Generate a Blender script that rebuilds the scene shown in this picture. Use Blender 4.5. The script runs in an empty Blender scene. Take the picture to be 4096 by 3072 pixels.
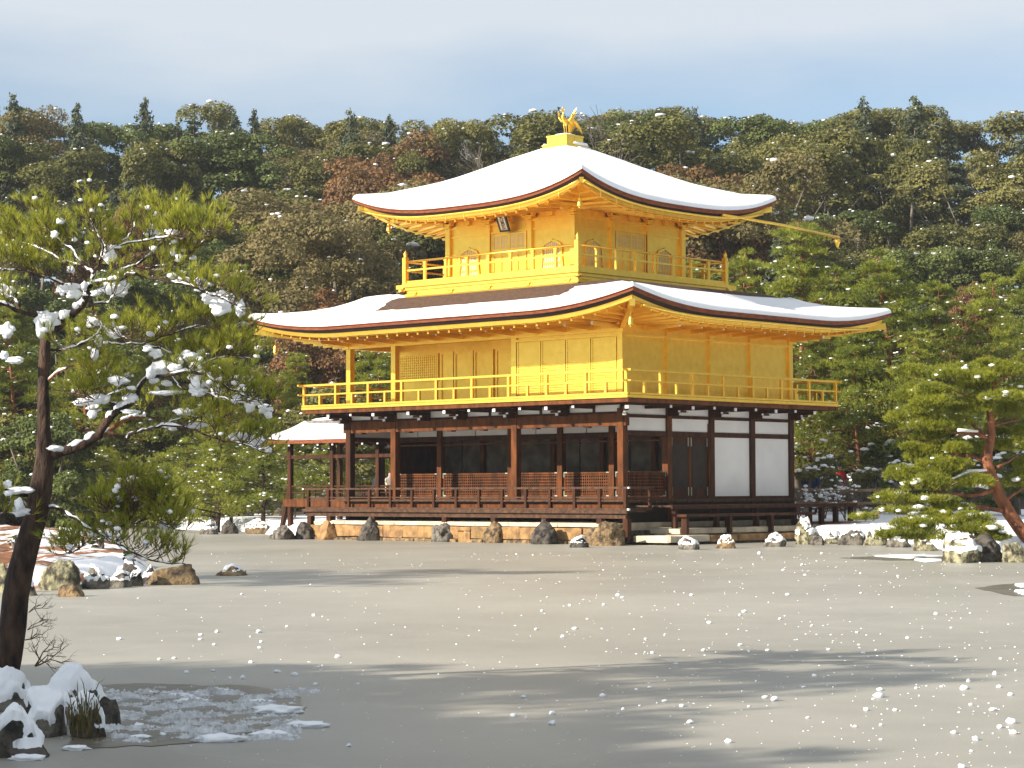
import bpy, bmesh, math, random
import numpy as np
from mathutils import Vector, Matrix, noise
R = math.radians
sc = bpy.context.scene
C = sc.collection
random.seed(7); rng = np.random.default_rng(7)

# ------------------------------------------------------------------ camera, sky, sun, exposure
CAM = np.array([40.9565, -49.6464, 1.6309]); YAW, PITCH, ROLL, FPX = 0.7403, 0.0480, -0.0036, 8716.69
FW = np.array([-math.sin(YAW)*math.cos(PITCH), math.cos(YAW)*math.cos(PITCH), math.sin(PITCH)])
_rt = np.array([math.cos(YAW), math.sin(YAW), 0.0]); _up = np.cross(_rt, FW)
RT = _rt*math.cos(ROLL) + _up*math.sin(ROLL); UP = -_rt*math.sin(ROLL) + _up*math.cos(ROLL)
cd = bpy.data.cameras.new('camera'); cam = bpy.data.objects.new('camera', cd); C.objects.link(cam)
cd.sensor_width = 36.0; cd.lens = 36.0*FPX/4096.0; cd.clip_start = 0.1; cd.clip_end = 3000
cam.matrix_world = Matrix(((RT[0], UP[0], -FW[0], CAM[0]), (RT[1], UP[1], -FW[1], CAM[1]), (RT[2], UP[2], -FW[2], CAM[2]), (0, 0, 0, 1)))
sc.camera = cam
SUN_EL = R(27.0); SUN_H = np.array([-0.305, -0.952])          # horizontal direction towards the sun
sun_dir = Vector((SUN_H[0]*math.cos(SUN_EL), SUN_H[1]*math.cos(SUN_EL), math.sin(SUN_EL)))
sd = bpy.data.lights.new('sun', 'SUN'); sd.energy = 4.8; sd.angle = R(0.55); sd.color = (1.0, 0.90, 0.76)
so = bpy.data.objects.new('sun', sd); C.objects.link(so); so.rotation_euler = (-sun_dir).to_track_quat('-Z', 'Y').to_euler()
so.location = (0, 0, 60)
w = bpy.data.worlds.new('World'); sc.world = w; w.use_nodes = True
nt = w.node_tree; nt.nodes.clear()
def N(t, k, **kw):
    n = t.nodes.new(k)
    for a, b in kw.items():
        if hasattr(n, a): setattr(n, a, b)
        else: n.inputs[a].default_value = b
    return n
sky = N(nt, 'ShaderNodeTexSky', sky_type='NISHITA', sun_disc=False, sun_elevation=SUN_EL, air_density=1.0, dust_density=0.0, ozone_density=3.0)
sky.sun_rotation = math.atan2(SUN_H[0], SUN_H[1])
tc = N(nt, 'ShaderNodeTexCoord'); mp = N(nt, 'ShaderNodeMapping'); mp.inputs['Scale'].default_value = (1.5, 1.5, 5.5)
mp.inputs['Location'].default_value = (1.3, 0.4, 0.20)
nz = N(nt, 'ShaderNodeTexNoise'); nz.inputs['Scale'].default_value = 1.15; nz.inputs['Detail'].default_value = 6; nz.inputs['Roughness'].default_value = 0.5
rmp = N(nt, 'ShaderNodeValToRGB'); rmp.color_ramp.elements[0].position = 0.36; rmp.color_ramp.elements[1].position = 0.60
mx = N(nt, 'ShaderNodeMix', data_type='RGBA'); mx.inputs['B'].default_value = (5.7, 6.1, 6.5, 1)
cl = N(nt, 'ShaderNodeMath', operation='MULTIPLY'); cl.inputs[1].default_value = 0.88
# thin stratus: thicker with height above the horizon
sx_ = N(nt, 'ShaderNodeSeparateXYZ'); lk_ = nt.links.new; lk_(tc.outputs['Generated'], sx_.inputs['Vector'])
hr = N(nt, 'ShaderNodeMapRange'); hr.inputs['From Min'].default_value = 0.13; hr.inputs['From Max'].default_value = 0.215; hr.inputs['To Min'].default_value = -0.24; hr.inputs['To Max'].default_value = 0.14; lk_(sx_.outputs['Z'], hr.inputs['Value'])
add_ = N(nt, 'ShaderNodeMath', operation='ADD'); lk_(nz.outputs['Fac'], add_.inputs[0]); lk_(hr.outputs['Result'], add_.inputs[1])
bg = N(nt, 'ShaderNodeBackground'); bg.inputs['Strength'].default_value = 0.07
wo = N(nt, 'ShaderNodeOutputWorld')
lk = nt.links.new
lk(tc.outputs['Generated'], mp.inputs['Vector']); lk(mp.outputs['Vector'], nz.inputs['Vector']); lk(add_.outputs[0], rmp.inputs['Fac'])
lk(rmp.outputs['Color'], cl.inputs[0]); lk(cl.outputs[0], mx.inputs['Factor']); lk(sky.outputs['Color'], mx.inputs['A'])
lk(mx.outputs['Result'], bg.inputs['Color']); lk(bg.outputs['Background'], wo.inputs['Surface'])
sc.view_settings.view_transform = 'Standard'; sc.view_settings.look = 'None'; sc.view_settings.gamma = 1.0
sc.view_settings.use_curve_mapping = False; sc.view_settings.exposure = 0.94
sc.cycles.max_bounces = 8; sc.cycles.diffuse_bounces = 4; sc.cycles.glossy_bounces = 6; sc.cycles.transmission_bounces = 3
sc.cycles.use_denoising = True; sc.cycles.caustics_reflective = True; sc.cycles.sample_clamp_indirect = 6.0; sc.cycles.caustics_refractive = False

# ------------------------------------------------------------------ pixel helpers (4096 x 3072 photo pixels)
def ray(u, v):
    return FW*FPX + RT*(u-2048) - UP*(v-1536)
def at(u, v, D):                     # point at forward distance D
    d = ray(u, v); return CAM + d*(D/FPX)
def on_z(u, v, z=0.0):
    d = ray(u, v); return CAM + d*((z-CAM[2])/d[2])
def depth(P):
    return float((np.asarray(P)-CAM) @ FW)
def uD(u, D, z=0.0):                 # point in the column u at horizontal forward distance D, height z
    d = ray(u, 1955.0); f = np.array([FW[0], FW[1]]); f /= np.linalg.norm(f)
    h = np.array([d[0], d[1]]); h = h/(h @ f)*D
    return np.array([CAM[0]+h[0], CAM[1]+h[1], z])

# ------------------------------------------------------------------ materials
def mat(name, col, rough=0.7, metal=0.0, col2=None, scale=4.0, detail=5.0, bump=0.0, bscale=None, lo=0.35, hi=0.65, spec=0.4, stretch=None, transl=0.0, rnd=0.0, transl_col=None):
    m = bpy.data.materials.new(name); m.use_nodes = True; t = m.node_tree; b = t.nodes['Principled BSDF']; L_ = t.links.new
    b.inputs['Roughness'].default_value = rough; b.inputs['Metallic'].default_value = metal
    b.inputs['Specular IOR Level'].default_value = spec
    tcn = N(t, 'ShaderNodeTexCoord'); vec = tcn.outputs['Object']
    if stretch:
        mpn = N(t, 'ShaderNodeMapping'); mpn.inputs['Scale'].default_value = stretch; L_(vec, mpn.inputs['Vector']); vec = mpn.outputs['Vector']
    n = N(t, 'ShaderNodeTexNoise'); n.inputs['Scale'].default_value = scale; n.inputs['Detail'].default_value = detail; L_(vec, n.inputs['Vector'])
    rp = N(t, 'ShaderNodeValToRGB'); e = rp.color_ramp.elements
    c2 = col2 if col2 else tuple(c*0.78 for c in col)
    e[0].position = lo; e[1].position = hi; e[0].color = (*c2, 1); e[1].color = (*col, 1)
    L_(n.outputs['Fac'], rp.inputs['Fac']); out = rp.outputs['Color']
    if rnd:
        oi = N(t, 'ShaderNodeObjectInfo'); mr = N(t, 'ShaderNodeMapRange'); mr.inputs['To Min'].default_value = 1-rnd; mr.inputs['To Max'].default_value = 1+rnd
        L_(oi.outputs['Random'], mr.inputs['Value']); hs = N(t, 'ShaderNodeHueSaturation'); L_(out, hs.inputs['Color']); L_(mr.outputs['Result'], hs.inputs['Value'])
        m2 = N(t, 'ShaderNodeMath', operation='MULTIPLY_ADD'); L_(oi.outputs['Random'], m2.inputs[0]); m2.inputs[1].default_value = -0.024*min(1, rnd*4); m2.inputs[2].default_value = 0.5+0.014*min(1, rnd*4)
        L_(m2.outputs[0], hs.inputs['Hue']); out = hs.outputs['Color']
    L_(out, b.inputs['Base Color'])
    if bump:
        n2 = N(t, 'ShaderNodeTexNoise'); n2.inputs['Scale'].default_value = bscale or scale*4; n2.inputs['Detail'].default_value = 6; L_(vec, n2.inputs['Vector'])
        bp = N(t, 'ShaderNodeBump'); bp.inputs['Strength'].default_value = bump; bp.inputs['Distance'].default_value = 0.05
        L_(n2.outputs['Fac'], bp.inputs['Height']); L_(bp.outputs['Normal'], b.inputs['Normal'])
    if transl:
        tr = N(t, 'ShaderNodeBsdfTranslucent'); L_(out, tr.inputs['Color']); ms = N(t, 'ShaderNodeMixShader'); ms.inputs['Fac'].default_value = transl
        o = t.nodes['Material Output']; L_(b.outputs['BSDF'], ms.inputs[1]); L_(tr.outputs['BSDF'], ms.inputs[2]); L_(ms.outputs['Shader'], o.inputs['Surface'])
    return m
M = {}
M['gold'] = mat('gold_leaf', (0.96, 0.635, 0.112), 0.38, 1.0, (0.84, 0.530, 0.080), 4.5, bump=0.10, bscale=22, lo=.25, hi=.75, spec=0.5)
M['wood'] = mat('dark_wood', (0.075, 0.026, 0.010), 0.65, 0, (0.034, 0.013, 0.007), 6, bump=0.2, bscale=30, stretch=(1, 1, 0.25), spec=.15)
M['redwood'] = mat('red_brown_wood', (0.150, 0.048, 0.012), 0.65, 0, (0.060, 0.021, 0.008), 6, bump=0.2, bscale=30, stretch=(1, 1, 0.3), spec=.15)
M['greywood'] = mat('weathered_wood', (0.105, 0.054, 0.030), 0.7, 0, (0.045, 0.023, 0.014), 7, bump=0.25, bscale=30, spec=.2)
M['black'] = mat('interior_wood', (0.030, 0.020, 0.014), 0.8, 0, (0.018, 0.012, 0.009), 3)
M['dim'] = mat('dim_wall_painting', (0.17, 0.14, 0.10), 0.8, 0, (0.075, 0.060, 0.045), 2.2)
M['plaster'] = mat('white_plaster', (0.80, 0.79, 0.78), 0.85, 0, (0.72, 0.71, 0.70), 1.2)
M['paper'] = mat('paper_pane', (0.74, 0.68, 0.55), 0.85, 0, (0.68, 0.62, 0.48), 2)
M['tip'] = mat('white_end_paint', (0.78, 0.78, 0.76), 0.7, 0, (0.62, 0.62, 0.6), 6)
M['shingle'] = mat('bark_shingle', (0.095, 0.055, 0.040), 0.9, 0, (0.055, 0.032, 0.025), 9, bump=0.5, bscale=40)
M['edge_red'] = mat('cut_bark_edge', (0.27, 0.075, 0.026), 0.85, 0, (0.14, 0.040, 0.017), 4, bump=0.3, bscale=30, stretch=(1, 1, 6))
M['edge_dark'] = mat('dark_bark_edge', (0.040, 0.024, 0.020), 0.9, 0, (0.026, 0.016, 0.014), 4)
M['snow'] = mat('snow', (0.90, 0.91, 0.93), 0.75, 0, (0.86, 0.88, 0.91), 3, bump=0.25, bscale=9, spec=0.3)
M['stone_tan'] = mat('tan_stone', (0.37, 0.215, 0.085), 0.85, 0, (0.17, 0.10, 0.045), 4.5, bump=0.6, bscale=9, rnd=0.12)
M['stone_pale'] = mat('pale_stone', (0.60, 0.54, 0.42), 0.85, 0, (0.42, 0.36, 0.27), 3.2, bump=0.4, bscale=12)
M['rock_grey'] = mat('grey_rock', (0.20, 0.18, 0.15), 0.95, 0, (0.045, 0.040, 0.035), 7, 9, bump=1.0, bscale=16, lo=.38, hi=.62)
M['rock_dark'] = mat('dark_rock', (0.11, 0.095, 0.08), 0.95, 0, (0.024, 0.022, 0.020), 7, 9, bump=1.0, bscale=16, lo=.38, hi=.62)
M['rock_tan'] = mat('tan_rock', (0.30, 0.205, 0.105), 0.95, 0, (0.060, 0.045, 0.033), 7, 9, bump=1.0, bscale=16, lo=.36, hi=.64)
M['rock_lichen'] = mat('lichen_rock', (0.33, 0.31, 0.19), 0.95, 0, (0.055, 0.048, 0.036), 8, 9, bump=1.0, bscale=16, lo=.40, hi=.60)
M['verdigris'] = mat('verdigris_metal', (0.38, 0.46, 0.36), 0.7, 0.2, (0.25, 0.32, 0.26), 8)
M['bark'] = mat('pine_bark', (0.085, 0.050, 0.034), 0.95, 0, (0.018, 0.013, 0.011), 14, bump=1.0, bscale=26, stretch=(1, 1, 0.35))
M['redbark'] = mat('red_pine_bark', (0.34, 0.125, 0.055), 0.9, 0, (0.13, 0.055, 0.032), 6, bump=0.8, bscale=20, stretch=(1, 1, 0.4))
M['greybark'] = mat('grey_bark', (0.20, 0.17, 0.14), 0.9, 0, (0.085, 0.07, 0.055), 5, stretch=(1, 1, 0.3))
M['twig'] = mat('twig', (0.16, 0.105, 0.065), 0.9, 0, (0.07, 0.045, 0.03), 5)
M['needle'] = mat('pine_needles', (0.42, 0.415, 0.050), 0.5, 0, (0.20, 0.23, 0.032), 6, transl=0.38, spec=0.3)
M['needle2'] = mat('garden_pine_needles', (0.38, 0.385, 0.042), 0.55, 0, (0.19, 0.22, 0.028), 3.0, transl=0.35, rnd=0.12, spec=0.3)
M['needle3'] = mat('far_pine_needles', (0.34, 0.365, 0.042), 0.55, 0, (0.13, 0.16, 0.024), 1.8, transl=0.30, rnd=0.15, spec=0.3)
M['needle_dark'] = mat('dark_pine_needles', (0.080, 0.105, 0.028), 0.6, 0, (0.040, 0.058, 0.017), 3, transl=0.25, spec=0.3)
M['leaf_olive'] = mat('olive_leaves', (0.205, 0.195, 0.060), 0.7, 0, (0.105, 0.108, 0.036), 0.7, transl=0.22, rnd=0.24, spec=.12)
M['leaf_green'] = mat('evergreen_leaves', (0.150, 0.180, 0.054), 0.7, 0, (0.075, 0.098, 0.032), 0.7, transl=0.22, rnd=0.22, spec=.12)
M['leaf_cedar'] = mat('cedar_leaves', (0.085, 0.105, 0.045), 0.65, 0, (0.040, 0.055, 0.027), 0.9, transl=0.12, rnd=0.2)
M['leaf_brown'] = mat('brown_leaves', (0.235, 0.125, 0.044), 0.7, 0, (0.12, 0.070, 0.028), 1.1, transl=0.25, rnd=0.2)
M['leaf_tan'] = mat('tan_leaves', (0.215, 0.180, 0.074), 0.7, 0, (0.12, 0.105, 0.046), 0.8, transl=0.22, rnd=0.18, spec=.12)
M['leaf_red'] = mat('red_twigs', (0.28, 0.045, 0.022), 0.7, 0, (0.13, 0.025, 0.015), 3)
M['grass'] = mat('dry_grass', (0.20, 0.15, 0.04), 0.7, 0, (0.08, 0.07, 0.02), 6, transl=0.3)
M['skin'] = mat('skin', (0.55, 0.33, 0.23), 0.6)
M['cloth_dark'] = mat('dark_cloth', (0.02, 0.024, 0.04), 0.9)
M['cloth_cream'] = mat('cream_cloth', (0.62, 0.55, 0.40), 0.9)
M['cloth_blue'] = mat('blue_cloth', (0.03, 0.07, 0.22), 0.9)
M['cloth_sky'] = mat('bright_blue_cloth', (0.04, 0.30, 0.62), 0.9)
M['cloth_grey'] = mat('grey_cloth', (0.34, 0.30, 0.29), 0.9)
M['cloth_red'] = mat('red_cloth', (0.40, 0.02, 0.02), 0.9)
M['hair'] = mat('black_hair', (0.012, 0.010, 0.010), 0.6)
M['lacquer'] = mat('black_lacquer', (0.02, 0.018, 0.02), 0.4)
M['ink'] = mat('ink', (0.02, 0.02, 0.02), 0.7)
M['tile'] = mat('grey_roof_tile', (0.22, 0.21, 0.20), 0.7, 0, (0.12, 0.11, 0.10), 6)
M['bamboo'] = mat('weathered_pole', (0.30, 0.20, 0.10), 0.7, 0, (0.16, 0.10, 0.05), 4)
M['moss'] = mat('red_brown_moss', (0.30, 0.10, 0.03), 0.95, 0, (0.12, 0.05, 0.018), 5, bump=0.8, bscale=25)

# ------------------------------------------------------------------ mesh helpers
class MB:
    def __init__(s): s.v = []; s.f = []
    def add(s, vs, fs):
        b = len(s.v); s.v += [tuple(map(float, q)) for q in vs]; s.f += [tuple(b+i for i in q) for q in fs]; return s
    def box(s, x0, x1, y0, y1, z0, z1):
        return s.add([(x0,y0,z0),(x1,y0,z0),(x1,y1,z0),(x0,y1,z0),(x0,y0,z1),(x1,y0,z1),(x1,y1,z1),(x0,y1,z1)],
                     [(0,3,2,1),(4,5,6,7),(0,1,5,4),(1,2,6,5),(2,3,7,6),(3,0,4,7)])
    def beam(s, a, b, wd, ht):       # square bar from a to b
        a = Vector(a); b = Vector(b); d = (b-a).normalized(); side = d.cross(Vector((0,0,1)))
        if side.length < 1e-4: side = Vector((1,0,0))
        side.normalize(); up = side.cross(d).normalized(); vs = []
        for P in (a, b):
            for i, j in ((-1,-1),(1,-1),(1,1),(-1,1)): vs.append(P + side*(i*wd/2) + up*(j*ht/2))
        return s.add(vs, [(0,1,2,3),(7,6,5,4),(0,4,5,1),(1,5,6,2),(2,6,7,3),(3,7,4,0)])
    def tube(s, pts, rad, n=8, cap=True):
        pts = [Vector(q) for q in pts]; k = len(pts)
        if not hasattr(rad, '__len__'): rad = [rad]*k
        vs = []; prev = None
        for i, P in enumerate(pts):
            d = (pts[min(i+1, k-1)] - pts[max(i-1, 0)])
            d = d.normalized() if d.length > 1e-9 else Vector((0,0,1))
            if prev is None:
                prev = d.cross(Vector((0.31, 0.95, 0.07)))
                if prev.length < 1e-3: prev = d.cross(Vector((1,0,0)))
            sd_ = (prev - d*prev.dot(d)).normalized(); prev = sd_; u2 = d.cross(sd_)
            for j in range(n):
                a = 2*math.pi*j/n; vs.append(P + (sd_*math.cos(a) + u2*math.sin(a))*rad[i])
        fs = [(i*n+j, i*n+(j+1)%n, (i+1)*n+(j+1)%n, (i+1)*n+j) for i in range(k-1) for j in range(n)]
        if cap: fs += [tuple(range(n-1, -1, -1)), tuple((k-1)*n+j for j in range(n))]
        return s.add(vs, fs)
    def lathe(s, prof, n=12, c=(0,0,0)):
        vs = [(c[0]+r*math.cos(2*math.pi*j/n), c[1]+r*math.sin(2*math.pi*j/n), c[2]+z) for r, z in prof for j in range(n)]; k = len(prof)
        fs = [(i*n+j, i*n+(j+1)%n, (i+1)*n+(j+1)%n, (i+1)*n+j) for i in range(k-1) for j in range(n)]
        fs += [tuple(range(n-1,-1,-1)), tuple((k-1)*n+j for j in range(n))]
        return s.add(vs, fs)
    def prism(s, poly, f0, f1):      # poly of 2D points; f0/f1 map (a,b)->3D front/back
        n = len(poly); s.add([f0(a,b) for a,b in poly]+[f1(a,b) for a,b in poly], [tuple(range(n)), tuple(range(2*n-1, n-1, -1))]+[(i, i+n, (i+1)%n+n, (i+1)%n) for i in range(n)]); return s
def mesh_of(name, mb, m, smooth=False):
    me = bpy.data.meshes.new(name); me.from_pydata(mb.v, [], mb.f); me.update()
    for x in (m if isinstance(m, (list, tuple)) else [m]): me.materials.append(M[x] if isinstance(x, str) else x)
    if smooth: me.polygons.foreach_set('use_smooth', [True]*len(me.polygons))
    return me
def np_mesh(name, V, F, m, smooth=False, midx=None):
    V = np.asarray(V, np.float32).reshape(-1, 3); F = np.asarray(F, np.int32); k = F.shape[1]
    me = bpy.data.meshes.new(name); me.vertices.add(len(V)); me.vertices.foreach_set('co', V.ravel())
    me.loops.add(F.size); me.loops.foreach_set('vertex_index', F.ravel())
    me.polygons.add(len(F)); me.polygons.foreach_set('loop_start', np.arange(0, F.size, k, dtype=np.int32)); me.polygons.foreach_set('loop_total', np.full(len(F), k, np.int32))
    for x in (m if isinstance(m, (list, tuple)) else [m]): me.materials.append(M[x] if isinstance(x, str) else x)
    if midx is not None: me.polygons.foreach_set('material_index', np.asarray(midx, np.int32))
    if smooth: me.polygons.foreach_set('use_smooth', np.ones(len(F), bool))
    me.update(calc_edges=True); return me
def link(name, data, par=None, loc=None, rot=None, scl=None):
    o = bpy.data.objects.new(name, data); C.objects.link(o); o.parent = par
    if loc is not None: o.location = [float(q) for q in loc]
    if rot is not None: o.rotation_euler = rot
    if scl is not None: o.scale = scl if hasattr(scl, '__len__') else (scl,)*3
    return o
def ob(name, mb, m, par=None, smooth=False): return link(name, mesh_of(name, mb, m, smooth), par)
def tag(o, label, cat, group=None):
    o['label'] = label; o['category'] = cat
    if group: o['group'] = group
    return o
def thing(name, label, cat, loc=(0,0,0), group=None, rotz=0.0):
    o = link(name, None, None, loc, (0,0,rotz)); o.empty_display_size = 0.2; return tag(o, label, cat, group)
def kind(o, k): o['kind'] = k; return o
def bx(name, par, m, x0, x1, y0, y1, z0, z1): return ob(name, MB().box(min(x0,x1), max(x0,x1), min(y0,y1), max(y0,y1), z0, z1), m, par)
def fnoise(P, s, seed=0.0): return noise.noise(Vector((P[0]*s+seed, P[1]*s-seed, P[2]*s+2*seed)))
def lumpy(sub, amp, freq, seed, flat=None, squash=(1,1,1), octaves=3):
    bm = bmesh.new(); bmesh.ops.create_icosphere(bm, subdivisions=sub, radius=1.0)
    for q in bm.verts:
        d = q.co.normalized(); r = 1.0; a = amp; fr = freq
        for k in range(octaves): r += a*fnoise(d, fr, seed+k*3.1); a *= 0.5; fr *= 2
        p_ = d*r
        if flat:
            for n_, c_ in flat:
                ov = p_.dot(n_) - c_
                if ov > 0: p_ = p_ - n_*ov*0.9
        q.co = Vector((p_.x*squash[0], p_.y*squash[1], p_.z*squash[2]))
    vs = [tuple(q.co) for q in bm.verts]; bm.verts.index_update(); fs = [tuple(q.index for q in f.verts) for f in bm.faces]; nr = None
    bm.normal_update(); nr = [tuple(q.normal) for q in bm.verts]; bm.free(); return vs, fs, nr
# ------------------------------------------------------------------ ground, pond ice, open water
K = 2.12; LX = 5.5*K; WY = 4*K
def pz(l): return [tuple(on_z(u, v)[:2]) for u, v in l]
far_shore = pz([(-2600,2092),(-1200,2096),(-300,2097),(350,2100),(700,2118),(960,2128),(1080,2143)]) + [(-13.2,2.0),(-12.6,-0.9),(-6,-0.95),(0.6,-0.95),(0.8,0.5),(0.9,7.2)] + pz([(3190,2176),(3420,2174),(3620,2176),(3800,2215),(4000,2232),(4300,2236),(5400,2300)])
far_shore += [(120,10),(330,160),(60,420),(-420,330),(-330,40)]
isle = pz([(-900,2330),(-200,2372),(120,2368),(330,2366),(460,2350),(600,2338),(740,2325),(760,2285),(640,2215),(420,2160),(200,2140),(-150,2135),(-800,2150)])
near_bank = [(29.3,-42.6),(28.5,-41.2),(27.4,-40.2),(26.0,-39.2),(24.6,-38.6),(21,-39.8),(10,-44),(-30,-52),(-120,-90),(-60,-220),(140,-200),(130,-60),(60,-40),(50,-42.5),(42,-45.0),(36.5,-46.0),(32.5,-44.6)]
def sdist(px, py, poly):             # positive inside
    px = np.asarray(px, float); py = np.asarray(py, float); best = np.full(px.shape, 1e18); ins = np.zeros(px.shape, bool); n = len(poly)
    for i in range(n):
        ax, ay = poly[i]; bx_, by_ = poly[(i+1) % n]; ex, ey = bx_-ax, by_-ay
        t = np.clip(((px-ax)*ex+(py-ay)*ey)/(ex*ex+ey*ey+1e-12), 0, 1); dx = px-ax-t*ex; dy = py-ay-t*ey
        best = np.minimum(best, dx*dx+dy*dy)
        cnd = ((ay > py) != (by_ > py)) & (px < (bx_-ax)*(py-ay)/((by_-ay) if abs(by_-ay) > 1e-12 else 1e-12)+ax); ins ^= cnd
    d = np.sqrt(best); return np.where(ins, d, -d)
def wob(x, y): return 0.5*np.sin(x*0.9+1.3*np.sin(y*0.7))+0.5*np.sin(y*1.1+x*0.35+2.0)
FH = np.array([FW[0], FW[1]])/np.hypot(FW[0], FW[1]); RH = np.array([RT[0], RT[1]])/np.hypot(RT[0], RT[1])
def ground_z(x, y):
    x = np.asarray(x, float); y = np.asarray(y, float)
    D = (x-CAM[0])*FH[0]+(y-CAM[1])*FH[1]; S = (x-CAM[0])*RH[0]+(y-CAM[1])*RH[1]
    def prof(s, h, wd): t = np.clip((s+0.15)/wd, 0, 1); return -0.45+(h+0.45)*(t*t*(3-2*t))
    s1 = sdist(x, y, far_shore)
    z1 = prof(s1, 0.46, 1.0) + 0.05*wob(x, y)*np.clip(s1, 0, 1)
    hill = np.clip(D-98, 0, None); z1 = z1 + np.clip(hill*0.16+0.0010*hill**2, 0, 16)*(s1 > 0) + 0.02*np.clip(s1, 0, 20)
    z1 = z1 + np.clip(s1-3, 0, 3)*0.12*(S < -14) 
    z2 = prof(sdist(x, y, isle), 0.36, 1.6) + 0.06*wob(2.3*x, 2.3*y) + 0.05*wob(6.1*x, 5.3*y)
    s3 = sdist(x, y, near_bank); z3 = prof(s3, 0.22, 0.9) + 0.06*wob(4*x, 4*y)*np.clip(s3, 0, 1) + 0.09*np.clip(s3, 0, 3) + 0.03*np.clip(s3-3, 0, 60)
    return np.maximum(np.maximum(z1, z2), z3)
# polar sheet about the viewing spot: fine where the picture looks, coarse elsewhere
fwd = math.atan2(FH[1], FH[0])
az = np.concatenate([np.linspace(-0.36, 0.36, 170), np.linspace(0.40, 2*math.pi-0.40, 44)]) + fwd
rr = np.concatenate([[0.05, 2, 4, 6, 8], np.linspace(9, 30, 50), np.linspace(31, 100, 150), np.geomspace(102, 420, 50), [700, 1100]])
AA, RR = np.meshgrid(az, rr, indexing='ij'); GX = CAM[0]+RR*np.cos(AA); GY = CAM[1]+RR*np.sin(AA); GZ = ground_z(GX, GY)
na, nr_ = AA.shape; ii, jj = np.meshgrid(np.arange(na), np.arange(nr_-1), indexing='ij'); i2 = (ii+1) % na
F = np.stack([ii*nr_+jj, ii*nr_+jj+1, i2*nr_+jj+1, i2*nr_+jj], -1).reshape(-1, 4)
def ground_material():
    m = bpy.data.materials.new('snowy_ground'); m.use_nodes = True; t = m.node_tree; b = t.nodes['Principled BSDF']; L_ = t.links.new
    tcn = N(t, 'ShaderNodeTexCoord'); n1 = N(t, 'ShaderNodeTexNoise'); n1.inputs['Scale'].default_value = 0.55; n1.inputs['Detail'].default_value = 8; n1.inputs['Roughness'].default_value = 0.65
    n2 = N(t, 'ShaderNodeTexNoise'); n2.inputs['Scale'].default_value = 2.3; n2.inputs['Detail'].default_value = 6
    L_(tcn.outputs['Object'], n1.inputs['Vector']); L_(tcn.outputs['Object'], n2.inputs['Vector'])
    r1 = N(t, 'ShaderNodeValToRGB'); e = r1.color_ramp.elements; e[0].position = 0.47; e[1].position = 0.53; e[0].color = (0, 0, 0, 1); e[1].color = (1, 1, 1, 1)
    r2 = N(t, 'ShaderNodeValToRGB'); e = r2.color_ramp.elements; e[0].position = 0.35; e[1].position = 0.62; e[0].color = (0.035, 0.028, 0.017, 1); e[1].color = (0.080, 0.055, 0.030, 1)
    at_ = N(t, 'ShaderNodeAttribute'); at_.attribute_name = 'snow_cover'; ad = N(t, 'ShaderNodeMath', operation='ADD'); L_(n1.outputs['Fac'], ad.inputs[0]); L_(at_.outputs['Fac'], ad.inputs[1]); L_(ad.outputs[0], r1.inputs['Fac']); L_(n2.outputs['Fac'], r2.inputs['Fac'])
    r5_ = N(t, 'ShaderNodeValToRGB'); e = r5_.color_ramp.elements; e[0].position = 0.35; e[1].position = 0.62; e[0].color = (0.09, 0.042, 0.018, 1); e[1].color = (0.26, 0.095, 0.028, 1); L_(n2.outputs['Fac'], r5_.inputs['Fac'])
    am = N(t, 'ShaderNodeAttribute'); am.attribute_name = 'moss'; mm = N(t, 'ShaderNodeMix', data_type='RGBA'); L_(am.outputs['Fac'], mm.inputs['Factor']); L_(r2.outputs['Color'], mm.inputs['A']); L_(r5_.outputs['Color'], mm.inputs['B'])
    mxn = N(t, 'ShaderNodeMix', data_type='RGBA'); mxn.inputs['B'].default_value = (0.88, 0.89, 0.92, 1); L_(r1.outputs['Color'], mxn.inputs['Factor']); L_(mm.outputs['Result'], mxn.inputs['A'])
    L_(mxn.outputs['Result'], b.inputs['Base Color']); b.inputs['Roughness'].default_value = 0.9
    bp = N(t, 'ShaderNodeBump'); bp.inputs['Strength'].default_value = 0.6; bp.inputs['Distance'].default_value = 0.08; L_(n2.outputs['Fac'], bp.inputs['Height']); L_(bp.outputs['Normal'], b.inputs['Normal'])
    return m
M['ground'] = ground_material()
gme = np_mesh('ground', np.stack([GX, GY, GZ], -1), F, 'ground', True); GD = (GX-CAM[0])*FH[0]+(GY-CAM[1])*FH[1]; GS = (GX-CAM[0])*RH[0]+(GY-CAM[1])*RH[1]
cov = np.where(GD > 92, -.10, .12); cov = np.where((GD > 60) & (GD < 78) & (GS > 8), .22, cov); cov = np.where(sdist(GX, GY, isle) > -1, +.035-.05*np.clip((44-GD)/6, -1, 1)+.10*np.clip((GS+8.2)/1.5, -1, 1), cov)
cov = np.where((GX < 2.6) & (GX > -14) & (GY > -3) & (GY < 9.5), -.3, cov); cov = np.where(GD < 30, .14, cov)
ga = gme.attributes.new('snow_cover', 'FLOAT', 'POINT'); ga.data.foreach_set('value', cov.astype(np.float32).ravel())
gm_ = gme.attributes.new('moss', 'FLOAT', 'POINT'); gm_.data.foreach_set('value', ((GD > 30) & (GD < 92)).astype(np.float32).ravel())
kind(link('ground', gme), 'structure')
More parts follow.
